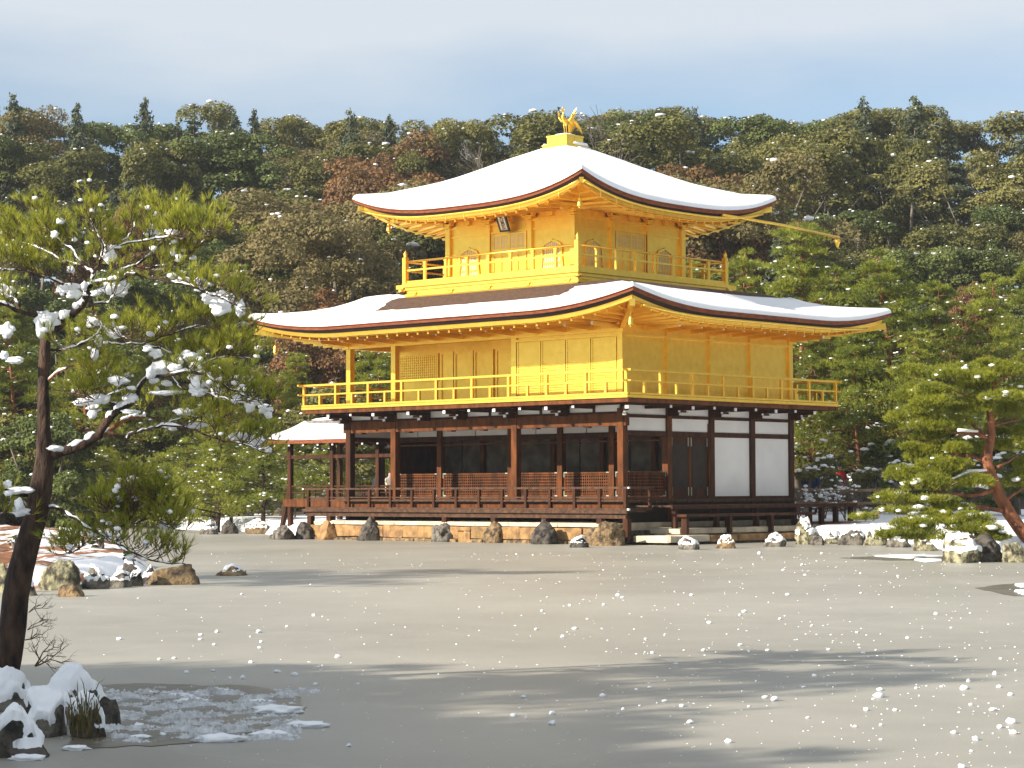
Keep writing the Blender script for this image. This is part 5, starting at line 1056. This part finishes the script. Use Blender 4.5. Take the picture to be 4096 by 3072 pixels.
pads += [(r4.uniform(820, 1600), r4.uniform(300, 1080), r4.uniform(150, 330), r4.uniform(50, 95), r4.uniform(-.9, .9)) for _ in range(26)]+[(r4.uniform(640, 1420), r4.uniform(1210, 1365), r4.uniform(140, 300), r4.uniform(35, 60), r4.uniform(-2.0, -1.0)) for _ in range(14)]
for x, y, wd, ht, dd in pads:
    c = a4(x, y, 50.5+dd)-RP0; sx = wd/1.5803/FPX*50.5/2; sz_ = ht/1.5803/FPX*50.5/2; m_ = int(150+sx*sz_*5200)
    q = unit(r4.normal(size=(m_, 3)))*(r4.random((m_, 1))**.4); q[:, 2] = np.where(q[:, 2] < -.2, -q[:, 2], q[:, 2]); wv = np.array([RH[0], RH[1], 0])
    P = c+q[:, :1]*wv*sx+q[:, 1:2]*np.array([FH[0], FH[1], 0])*sx*.8+q[:, 2:]*np.array([0, 0, 1.0])*sz_*r4.uniform(1.1, 1.8)+r4.normal(size=q.shape)*.022; Cn.append(P)
    Dr.append(q[:, :1]*wv*.9+q[:, 1:2]*np.array([FH[0], FH[1], 0])*.9+np.array([0, 0, .9])*np.ones((m_, 1)))
    for _ in range(r4.poisson((1.5 if y < 1000 else 6.5)*wd/300)):
        vs, fs, _n = lumpy(1, .35, 2, float(r4.random()*90)); s_ = r4.uniform(.025, .075 if y < 1000 else .10); w_ = P[r4.integers(m_)]+np.array([0, 0, .03]); ob('snow_clump', MB().add([(w_[0]+a*s_*1.6, w_[1]+b*s_*1.6, w_[2]+cc*s_*.75) for a, b, cc in vs], fs), 'snow', RP, True)
V, F_ = tufts(np.concatenate(Cn), np.concatenate(Dr), .095, .011, 11, .40, r4); link('needles', np_mesh('needles', V, F_, 'needle2'), RP)
for l in ([(1335,930),(1230,938),(1115,988)], [(1280,685),(1160,678)]): ob('snow_clump', MB().tube([q+np.array([0,0,.05]) for q in rp(l, 50.3, -.5)], [.03,.045,.02][:len(l)], 6), 'snow', RP, True)
# ------------------------------------------------------------------ foreground pine (traced: A1 x/1.8435, y/1.8435+800; A2 y/1.8435+1600)
DF = 17.6
def b1(x, y, D): return at(x/1.8435, y/1.8435+800, D)
def b2(x, y, D): return at(x/1.8435, y/1.8435+1600, D)
FP0 = uD(20, 17.8); FP0[2] = gz(FP0); FP = thing('foreground_pine', 'leaning pine with snow laden branches growing from the snowy rocks in the foreground', 'tree', FP0)
def tr1(l, D0, D1): return [b1(x, y, D0+(D1-D0)*i/max(1, len(l)-1))-FP0 for i, (x, y) in enumerate(l)]
def tr2(l, D0, D1): return [b2(x, y, D0+(D1-D0)*i/max(1, len(l)-1))-FP0 for i, (x, y) in enumerate(l)]
px2m = DF/FPX/1.8435
trunk = tr2([(20,2080),(60,1900),(92,1659),(115,1450),(155,1250),(205,1050),(262,850),(300,650),(330,430),(322,200),(318,0)], DF, DF)+tr1([(318,1420),(325,1250),(330,1100),(338,1000)], DF, DF)
trad = [np.interp(i, [0,4,7,8,9,14], [108,92,84,72,48,36])*px2m for i in range(len(trunk))]
bmn = MB().tube(trunk, trad, 14); bmn.v = [tuple(np.array(q)*(1)+np.array([1,1,.3])*.008*fnoise(q, 9.0, 2.0)) for q in bmn.v]; ob('trunk', bmn, 'bark', FP, True)
r5 = np.random.default_rng(55); rtw = random.Random(55)
LIM = []   # (points, start radius px, end radius px, foliage start, density, kind)
def L1(l, a, b, dd, f0=.2, den=1.0, m='bark'): LIM.append((tr1(l, DF, DF+dd), a, b, f0, den, m))
def L2(l, a, b, dd, f0=.2, den=1.0, m='bark'): LIM.append((tr2(l, DF, DF+dd), a, b, f0, den, m))
L1([(338,1000),(420,940),(510,860),(580,800),(630,720),(642,640)], 36, 24, 0, 2, 0)
L1([(642,640),(700,615),(800,600),(890,585),(960,545),(1060,560),(1200,590),(1330,615),(1450,650),(1530,690),(1620,720),(1720,760),(1790,830)], 17, 4, -.7, .40, 1.1)
L1([(880,580),(885,525),(980,490),(1070,510),(1200,515),(1330,480)], 11, 4, .5, .3, 1.2, 'redbark')
L1([(325,900),(250,850),(140,820),(60,780),(-60,745)], 20, 12, -.3, .5, .6)
L1([(140,815),(110,740),(60,705),(-40,690)], 13, 8, .2, .3, .8)
L1([(655,620),(682,545),(600,480),(450,450),(300,420),(120,400),(-20,370)], 13, 4, .6, .1, 1.3)
L1([(600,480),(540,380),(430,300),(330,200),(300,130)], 8, 3, .4, .1, 1.3)
L1([(682,545),(740,440),(760,330),(700,220),(660,130)], 9, 3, -.4, .15, 1.3)
L1([(740,440),(860,340),(960,250),(1000,160)], 8, 3, .3, .1, 1.4)
L1([(980,490),(1100,400),(1200,300),(1240,200),(1230,130)], 8, 3, .5, .1, 1.4)
L1([(1070,510),(1250,470),(1400,390),(1500,300),(1560,210)], 8, 3, -.4, .1, 1.5)
L1([(450,450),(300,360),(150,310),(30,290)], 7, 3, .6, .1, 1.3)
L1([(642,640),(520,640),(420,600),(300,560),(150,520),(10,520)], 10, 4, -.6, .15, 1.3)
L1([(860,340),(1050,300),(1250,270),(1420,260),(1600,280)], 7, 3, -.7, .1, 1.3)
L1([(640,790),(700,765),(800,750),(845,690)], 10, 5, -.4, .5, .4)
L1([(690,775),(690,840),(740,900),(738,960),(600,1060),(460,1110)], 8, 4, -.5, .6, .5, 'redbark')
L1([(740,930),(880,990),(1000,1040)], 6, 3, -.5, .2, 1.0)
L1([(330,1100),(480,1100),(700,1040),(860,1060),(1060,1060),(1280,1130),(1450,1160),(1600,1170),(1750,1110)], 8, 3, .7, .35, 1.4)
L1([(1060,1060),(1250,990),(1450,930),(1620,960),(1790,1010)], 6, 3, .9, .1, 1.5)
L1([(345,1340),(440,1260),(540,1220),(700,1185)], 12, 5, -.3, .7, .5, 'redbark')
L1([(345,1390),(560,1420),(760,1440),(900,1400)], 5, 2, -.4, .3, .6)
L2([(345,410),(500,370),(650,310),(730,250),(800,150),(880,70),(960,30)]+[(x, y-867.5+0) for x, y in ()], 40, 24, -.2, 2, 0)
L1([(960,1505),(1010,1450),(1025,1390),(1100,1310),(1250,1290),(1400,1270),(1500,1290),(1620,1350),(1750,1410),(1900,1480),(2000,1560)], 19, 4, -.9, .40, 1.0)
L1([(1400,1270),(1560,1180),(1750,1150),(1900,1200)], 7, 3, .2, .1, 1.5)
L1([(1250,1290),(1350,1390),(1500,1420),(1700,1470),(1850,1500)], 6, 3, -.8, .2, .9)
L1([(1025,1390),(900,1370),(760,1330),(640,1290)], 9, 4, -.4, .2, .9)
L1([(960,1505),(850,1500),(720,1480),(560,1505)], 9, 4, -.5, .2, .8)
L2([(730,280),(850,190),(960,130),(1050,130),(1080,90)], 20, 9, .3, .7, .3, 'redbark')
L2([(800,240),(930,280),(960,250),(1080,220),(1200,190),(1400,210),(1600,290),(1800,330),(1960,390)], 14, 4, -.5, .35, 1.0)
L2([(1200,190),(1350,130),(1550,120),(1700,160)], 6, 3, .4, .15, 1.3)
L2([(355,785),(450,810),(560,880),(700,970),(850,1050),(980,1120),(1150,1190),(1370,1210)], 14, 4, -.9, .35, 1.1)
L2([(700,970),(640,1050),(560,1110),(470,1140)], 6, 3, -.6, .2, 1.0)
L2([(850,1050),(930,950),(980,820),(960,680)], 9, 4, -.8, .2, 1.6)
L2([(930,950),(1080,880),(1200,900),(1300,960)], 7, 3, -.9, .2, 1.6)
L2([(980,820),(1100,760),(1180,720)], 5, 3, -.7, .2, 1.5)
L2([(980,820),(860,800),(760,830)], 5, 3, -.7, .2, 1.5)
L2([(225,700),(100,690),(0,640),(-80,600)], 20, 14, -.3, .6, .7)
L2([(100,690),(60,780),(-20,850)], 8, 4, -.3, .3, 1.0)
def smooth(pts, k=4):
    P = [np.array(q) for q in pts]; out = []
    for i in range(len(P)-1):
        p0, p1, p2, p3 = P[max(i-1,0)], P[i], P[i+1], P[min(i+2,len(P)-1)]
        for j in range(k):
            t = j/k; out.append(.5*((2*p1)+(-p0+p2)*t+(2*p0-5*p1+4*p2-p3)*t*t+(-p0+3*p1-3*p2+p3)*t**3))
    return out+[P[-1]]
TW = MB(); T1c = []; T1d = []; T2c = []; T2d = []
SIDE = np.array([RH[0], RH[1], 0]); FWD = np.array([FH[0], FH[1], 0])
for pts, ra, rb, f0, den, m_ in LIM:
    S_ = smooth(pts); rd = np.linspace(ra, rb, len(S_))*px2m
    S_ = [q+r5.normal(size=3)*.004*(0 < i < len(S_)-1) for i, q in enumerate(S_)]
    ob('limb', MB().tube(S_, rd, 8), m_, FP, True)
    for _ in range(int(2+len(S_)*.35) if ra > 5 else 2):      # snow lying along the upper side of the limb
        j0 = rtw.randrange(0, max(1, len(S_)-3)); m3 = rtw.randrange(2, 5); sg = S_[j0:j0+m3+1]
        if len(sg) < 3: continue
        rr3 = [max(.006, rd[min(j0+q, len(rd)-1)]*rtw.uniform(.7, 1.15)) for q in range(len(sg))]; rr3[0] *= .35; rr3[-1] *= .35
        ob('snow_clump', MB().tube([sg[q]+np.array([0, 0, rd[min(j0+q, len(rd)-1)]*.75])+r5.normal(size=3)*.003 for q in range(len(sg))], rr3, 7), 'snow', FP, True)
    if den <= 0: continue
    seg = [np.linalg.norm(S_[i+1]-S_[i]) for i in range(len(S_)-1)]; cum = np.concatenate([[0], np.cumsum(seg)]); tot = cum[-1]
    low = (pts[0][2] < 1.0-FP0[2]+.0)
    n = int(tot*(1-f0)*34*den)+3
    for _ in range(n):
        t = f0+(1-f0)*r5.random()**.8; s_ = t*tot; i = min(len(seg)-1, int(np.searchsorted(cum, s_)-1)); i = max(0, i); p0 = S_[i]+(S_[i+1]-S_[i])*((s_-cum[i])/max(seg[i], 1e-6))
        ax_ = unit((S_[i+1]-S_[i])[None])[0]; d = unit((ax_*.55+r5.normal(size=3)*np.array([.55,.55,.25])+np.array([0,0,.45]))[None])[0]; ln = r5.uniform(.08, .30)
        q1 = p0+d*ln*.5; d2 = unit((d+np.array([0,0,.5])+r5.normal(size=3)*.2)[None])[0]; q2 = q1+d2*ln*.5
        TW.tube([p0, q1, q2], [.0045,.0035,.002], 3, False); ends = [(q2, d2)]
        for __ in range(r5.integers(2, 5)):
            b_ = q1 if r5.random() < .4 else (q1+q2)/2; d3 = unit((d2*.6+r5.normal(size=3)*np.array([.6,.6,.3])+np.array([0,0,.45]))[None])[0]; l3 = r5.uniform(.05,.13); e_ = b_+d3*l3; TW.tube([b_, e_], [.0028,.0018], 3, False); ends.append((e_, d3))
        for e_, d_ in ends: T1c.append(e_); T1d.append(d_+np.array([0,0,.55]))
kind(ob('twigs', TW, 'twig', FP), 'stuff')
V, F_ = tufts(np.array(T1c), np.array(T1d), .082, .0048, 15, .30, r5); link('needles', np_mesh('needles', V, F_, 'needle'), FP)
# snow clumps on its branches (centre, width, height in tracing pixels)
SN1 = [(345,890,150,130),(300,960,50,120),(405,250,50,50),(800,400,90,100),(860,650,160,110),(860,590,70,60),(460,660,80,60),(545,690,100,60),(1110,230,90,50),(1270,235,90,40),(860,345,70,20),(1480,620,90,90),(1610,720,190,90),(1620,790,120,100),(1770,800,60,120),(1270,560,70,40),(1350,590,100,40),(525,510,50,50),(1170,270,50,50),(1325,425,50,50),(1280,380,40,60),(680,900,90,60),(800,940,90,60),(850,980,80,70),(895,940,60,20),(730,1040,60,80),(1200,1235,170,80),(1110,1270,70,80),(1290,1235,80,50),(1450,1230,100,60),(1480,1330,150,110),(1470,1410,110,60),(1590,1400,70,80),(1620,1330,130,50),(1790,1330,150,80),(1800,1400,120,60),(1740,1470,70,70),(1860,1480,130,60),(1840,1520,60,90),(1960,1540,90,60),(1980,1580,50,60),(1330,1180,50,50),(1390,1150,120,60),(1150,1135,80,50),(1090,1095,60,40),(700,1140,60,80),(770,1290,120,80),(870,1330,130,60),(740,1350,70,50),(720,1470,160,60),(690,1530,90,60),(680,1580,60,60),(620,1490,140,40),(970,1460,90,60),(975,1385,60,30),(1360,1560,120,50),(960,1560,110,25),(60,670,90,60),(20,650,60,60),(480,840,60,60),(560,780,50,40),(620,630,45,60),(50,960,90,90),(30,1145,60,60),(110,1180,110,40),(520,640,120,40),(740,665,50,30),(700,690,60,40),(1230,1350,70,40),(1220,1420,200,30),(1140,1330,60,40)]
SN2 = [(60,620,60,50),(150,665,150,40),(150,820,110,60),(140,770,60,80),(410,355,110,36),(960,595,160,55),(1000,640,110,60),(880,610,90,25),(1240,185,120,36),(1275,205,60,40),(1460,190,160,34),(1760,265,130,50),(1890,290,110,60),(1900,330,50,60),(1980,370,50,50),(1250,930,140,40),(790,990,90,40),(1130,980,60,30),(60,690,60,40),(900,1010,60,30)]
rs6 = random.Random(6)
for lst, fn in ((SN1, b1), (SN2, b2)):
    for x, y, wd, ht in lst:
        sub = 3 if wd > 70 else 2; wd *= 1.12; ht *= 1.12; vs, fs, _ = lumpy(sub, .62, 1.9, rs6.uniform(0, 90), None, (1,1,1), 4); P = fn(x, y, DF-.12+rs6.uniform(-.3, .1))-FP0; a, b = wd*px2m/2, ht*px2m/2; dp = max(a, b)*.55
        W = [P+SIDE*(q[0]*a)+FWD*(q[1]*dp)+np.array([0,0,1.0])*(q[2]*b) for q in vs]; ob('snow_clump', MB().add(W, fs), 'snow', FP, True)
for k in range(120):                                    # little dabs
    c = T1c[rs6.randrange(len(T1c))]; vs, fs, _ = lumpy(1, .4, 2, rs6.uniform(0, 90)); s_ = rs6.uniform(.012, .035); ob('snow_clump', MB().add([c+np.array([q[0]*s_*1.3, q[1]*s_, q[2]*s_*.8-.01]) for q in vs], fs), 'snow', FP, True)
# leafless shrub at the foot of the pine
r7 = np.random.default_rng(8); mb = MB(); SB0 = at(140, 2665, 17.2); SB = thing('bare_bush', 'leafless dark bush sprawling over the foreground snow', 'shrub', SB0)
def grow7(p_, d, ln, rad, lv):
    q = p_+d*ln; mb.tube([p_, (p_+q)/2+r7.normal(size=3)*ln*.08, q], [rad, rad*.85, rad*.6], 4, False)
    if lv < 4:
        for _ in range(3 if lv < 2 else 2): grow7(q if r7.random() < .6 else (p_+q)/2, unit((d+r7.normal(size=3)*.5+np.array([0,0,.12]))[None])[0], ln*r7.uniform(.55,.85), rad*.6, lv+1)
for d in (SIDE*.9+np.array([0,0,.4]), SIDE*.5+np.array([0,0,.9]), SIDE*1.0+np.array([0,0,.9])): grow7(np.zeros(3), unit(d[None])[0], .13, .008, 0)
for u, v in ((115, 2450), (110, 2520), (100, 2560)):
    p_ = at(u, v, 17.4)-SB0
    for _ in range(2): grow7(p_, unit((SIDE+np.array([0,0,.35])+r7.normal(size=3)*.2)[None])[0], .11, .005, 1)
ob('branches', mb, 'twig', SB)
# pines on the near bank beside the viewer; their shade falls across the ice
npin = [build_limbed_pine(111, 7.0, 4.5, 22, 60, 'needle2', 'redbark', .5, .70, .20, .03, 8, 10, .16), build_limbed_pine(112, 7.0, 2.6, 12, 26, 'needle2', 'redbark', .4, .76, .20, .03, 8, 10, .14)]
SHD = [((350, 2820), 14.0, 0, 0), ((950, 2850), 14.5, 0, 0), ((1450, 2950), 13.5, 0, 0), ((700, 2960), 13.0, 0, 0), ((1250, 3060), 12.5, 0, 0), ((150, 2960), 13.5, 0, 0), ((2050, 3100), 13.0, 0, 0), ((2250, 2735), 17.0, 0, 1), ((2750, 2760), 16.5, 0, 1)]
SHD += [((1100, 2304), 25.0, 0, 1), ((1500, 2306), 25.5, 0, 1)]
SHD += [('w', (25.9, -37.6)), ('w', (25.2, -38.4)), ('w', (27.6, -38.6))]
for k, it in enumerate(SHD):
    if it[0] == 'w': q = np.array([*it[1], 0]); d = 14.0; j = 0
    else: (u, v), d, s_, j = it; q = on_z(u, v)
    hgt = d*math.tan(SUN_EL); P = np.array([q[0]+SUN_H[0]*d, q[1]+SUN_H[1]*d, 0.0]); P[2] = gz(P); s2 = (hgt-P[2])/(7.0*.84)
    place('bank_pine', npin[j], 'pine on the near bank whose shade falls on the ice', 'tree', 'pines on the near bank', P, s2, k*1.3)
# ------------------------------------------------------------------ snow lumps and slush on the ice
lv = [lumpy(2, .60, 2.0, k*3.7) for k in range(6)]
lmesh = [np_mesh('snow_lump', np.array(v)*np.array([1.15, .85, .62]), np.array(f), 'snow', True) for v, f, _ in lv]
LMP = [(x/1.4747, y/1.4747+2300, s/1.4747) for x, y, s in ((705,372,30),(1185,348,24),(1183,376,24),(1280,330,28),(1527,330,34),(1541,390,26),(1530,424,24),(1263,406,26),(1693,300,22),(1853,234,26),(1992,477,32),(1635,564,38),(1736,580,46),(1100,568,34),(1257,560,26),(1433,600,38),(1480,510,28),(1861,640,34),(940,493,24),(1028,487,24),(820,882,58),(2057,1000,36),(1903,532,18),(1877,541,20),(1428,110,22),(816,135,12),(1098,203,10),(1355,604,22),(1160,690,30),(960,935,40),(1850,885,10),(2108,640,20))]
LMP += [(x/1.0553+2000, y/1.0553+2200, s/1.0553) for x, y, s in ((220,727,32),(768,655,22),(498,187,20),(516,197,16),(1032,256,22),(1013,272,16),(1533,432,22),(2090,517,28),(1014,398,20),(883,303,20),(1388,417,20),(1183,288,18),(2158,718,44),(2110,743,26),(2007,792,34),(1950,910,38),(1600,608,46),(1605,585,24),(1960,577,34),(1978,549,26),(1160,625,38),(1118,618,22),(1327,527,24),(742,478,16),(802,722,30),(965,804,30),(1840,266,18),(2113,456,14),(1275,60,18),(317,328,20),(265,362,22),(178,254,18),(643,431,20),(632,577,20),(575,586,18),(433,610,30),(99,616,24),(58,694,26),(220,685,26),(1282,576,20),(1757,580,18),(2107,573,24),(2155,606,22),(1547,670,24),(1987,650,20),(2080,670,32),(1917,766,28),(2165,765,36),(1668,672,20),(520,669,20),(498,690,16),(695,634,22),(1050,658,16),(1300,705,18),(1500,742,18),(1608,736,18),(1720,368,16),(1318,316,14),(1507,345,14),(1214,185,18),(808,187,16),(438,229,16),(294,232,14),(153,332,18),(615,373,14),(1131,420,18),(860,420,22),(1050,424,14),(1095,11,20),(1358,12,16),(1197,82,14),(1287,103,12),(1680,108,12),(1522,97,12),(1523,180,10))]
rs8 = random.Random(12)
while len(LMP) < 300:
    v = 2215+840*rs8.random()**1.7; u = 150+3950*rs8.random()**.62
    if u < 900 and v > 2700: continue
    if rs8.random() < .45: b = LMP[rs8.randrange(30, 100)]; u = b[0]+rs8.gauss(0, 90); v = b[1]+rs8.gauss(0, 14)
    if not (150 < u < 4090) or v < 2212: continue
    if v < 2390 and u < 820: continue
    LMP.append((u, v, rs8.choice([5, 6, 7, 8, 9, 12])*(.6+.6*(v-2200)/800)))
for i, (u, v, s) in enumerate(LMP):
    q = on_z(u, v+s*.3); r_ = s/FPX*depth(q)/2; o = link('snow_lump', lmesh[i % 6], None, (q[0], q[1], r_*.38), (0, 0, rs8.uniform(0, 6.28)), r_)
    tag(o, 'small lump of snow lying loose on the frozen pond', 'snow lump', 'snow lumps scattered over the ice')
pos = []; sz = []
for _ in range(800):
    v = 2212+860*rs8.random()**1.5; u = 100+4000*rs8.random()**.6
    if (v < 2395 and u < 820): continue
    q = on_z(u, v); pos.append(q+np.array([0, 0, .001])); k = rs8.uniform(.25, 1.0)*.012*(1+.5*(2600-v)/400); k = max(.004, k); sz.append(np.array([k*1.3, k*1.3, k*.5]))
V, F_ = blobs(pos, sz); kind(tag(link('snow_crumbs', np_mesh('snow_crumbs', V, F_, 'snow', True)), 'fine crumbs of snow strewn over the ice', 'snow'), 'stuff')
# slush in the open water
V = []; nu, nv = 220, 100; c0 = [on_z(u, v) for u, v in ((300, 2745), (1310, 2745), (1310, 2990), (240, 3000))]
for j in range(nv):
    for i in range(nu):
        a, b = i/(nu-1), j/(nv-1); q = (c0[0]*(1-a)+c0[1]*a)*(1-b)+(c0[3]*(1-a)+c0[2]*a)*b
        h = .55*fnoise(q, 3.2, 9.0)+.35*fnoise(q, 9.0, 4.0)+.22*fnoise(q, 25.0, 2.0)+.10; e = min(a/.08, (1-a)/.14, b/.12, (1-b)/.15, 1); h = h*.085+.035*abs(fnoise(q, 45.0, 7.0))-.05*(1-e)-.012
        V.append((q[0], q[1], min(h, .075) if h > 0 else max(h, -.03)))
F_ = [(j*nu+i, j*nu+i+1, (j+1)*nu+i+1, (j+1)*nu+i) for j in range(nv-1) for i in range(nu-1)]
M['slush'] = mat('slush', (0.70, 0.72, 0.75), 0.6, 0, (0.40, 0.41, 0.41), 9, bump=.6, bscale=40)
kind(tag(link('slush', np_mesh('slush', V, F_, 'slush', True)), 'half frozen slush floating beside the foreground rocks', 'slush'), 'stuff')
def floe(uvs, seed, label):
    pts = [on_z(u, v) for u, v in uvs]; c = np.mean(pts, 0); out = []
    n = len(pts)
    for i in range(n):
        for k in range(6): q = pts[i]+(pts[(i+1) % n]-pts[i])*k/6; out.append(c+(q-c)*(1+.22*fnoise(q, 5, seed)))
    m_ = len(out); mb = MB().add([(q[0]-c[0], q[1]-c[1], .0) for q in out]+[((q[0]-c[0])*.93, (q[1]-c[1])*.93, .03+.012*fnoise(q, 6, seed)) for q in out]+[(0,0,.035)], [(i, (i+1) % m_, m_+(i+1) % m_, m_+i) for i in range(m_)]+[(m_+i, m_+(i+1) % m_, 2*m_) for i in range(m_)])
    o = ob('ice_floe', mb, 'snow', None, True); o.location = (c[0], c[1], .006); tag(o, label, 'ice floe')
floe([(3500,2226),(3640,2222),(3780,2226),(3640,2236)], 1, 'long snowy ice strip in the open water before the big shore boulder')
floe([(3650,2240),(3760,2236),(3790,2246),(3700,2250)], 2, 'short snowy ice strip nearest the big shore boulder')
floe([(4060,2342),(4200,2338),(4200,2348),(4080,2350)], 3, 'thin ice plate on the small open pool at the right')
floe([(4060,2368),(4200,2362),(4200,2378),(4090,2380)], 4, 'thicker ice plate on the small open pool at the right')
for k, (u, v, w_, h_) in enumerate(((600,2775,40,14),(720,2790,90,16),(1030,2815,90,22),(1110,2850,170,20),(1080,2945,130,26),(880,2965,160,24),(560,2955,70,18),(1230,2908,130,16),(300,3000,90,22),(110,3040,110,20),(880,2770,70,14),(760,2812,110,16))):
    q = on_z(u, v); s_ = w_/FPX*depth(q)*.6; vs, fs, _ = lumpy(3, .45, 2.2, 20.0+k, None, (s_, s_*.55, s_*.22), 5); aa = math.atan2(RH[1], RH[0])
    o = ob('snow_heap', MB().add([(a*math.cos(aa)-b*math.sin(aa), a*math.sin(aa)+b*math.cos(aa), c) for a, b, c in vs], fs), 'snow', None, True); o.location = (q[0], q[1], .012); tag(o, 'small heap of wet snow on the slush by the foreground rocks', 'snow heap', 'wet snow heaps on the slush')

# ------------------------------------------------------------------ thin winter haze between the camera and the hill
hm = bpy.data.materials.new('haze'); hm.use_nodes = True; ht_ = hm.node_tree; ht_.nodes.clear(); ho = N(ht_, 'ShaderNodeOutputMaterial'); hv = N(ht_, 'ShaderNodeVolumePrincipled')
hv.inputs['Color'].default_value = (0.86, 0.90, 0.95, 1); hv.inputs['Density'].default_value = 0.00028; hv.inputs['Anisotropy'].default_value = 0.2; ht_.links.new(hv.outputs['Volume'], ho.inputs['Volume']); M['haze'] = hm
kind(ob('haze', MB().box(CAM[0]-1150, CAM[0]+1150, CAM[1]-1150, CAM[1]+1150, -1.6, 46.0), 'haze'), 'stuff')
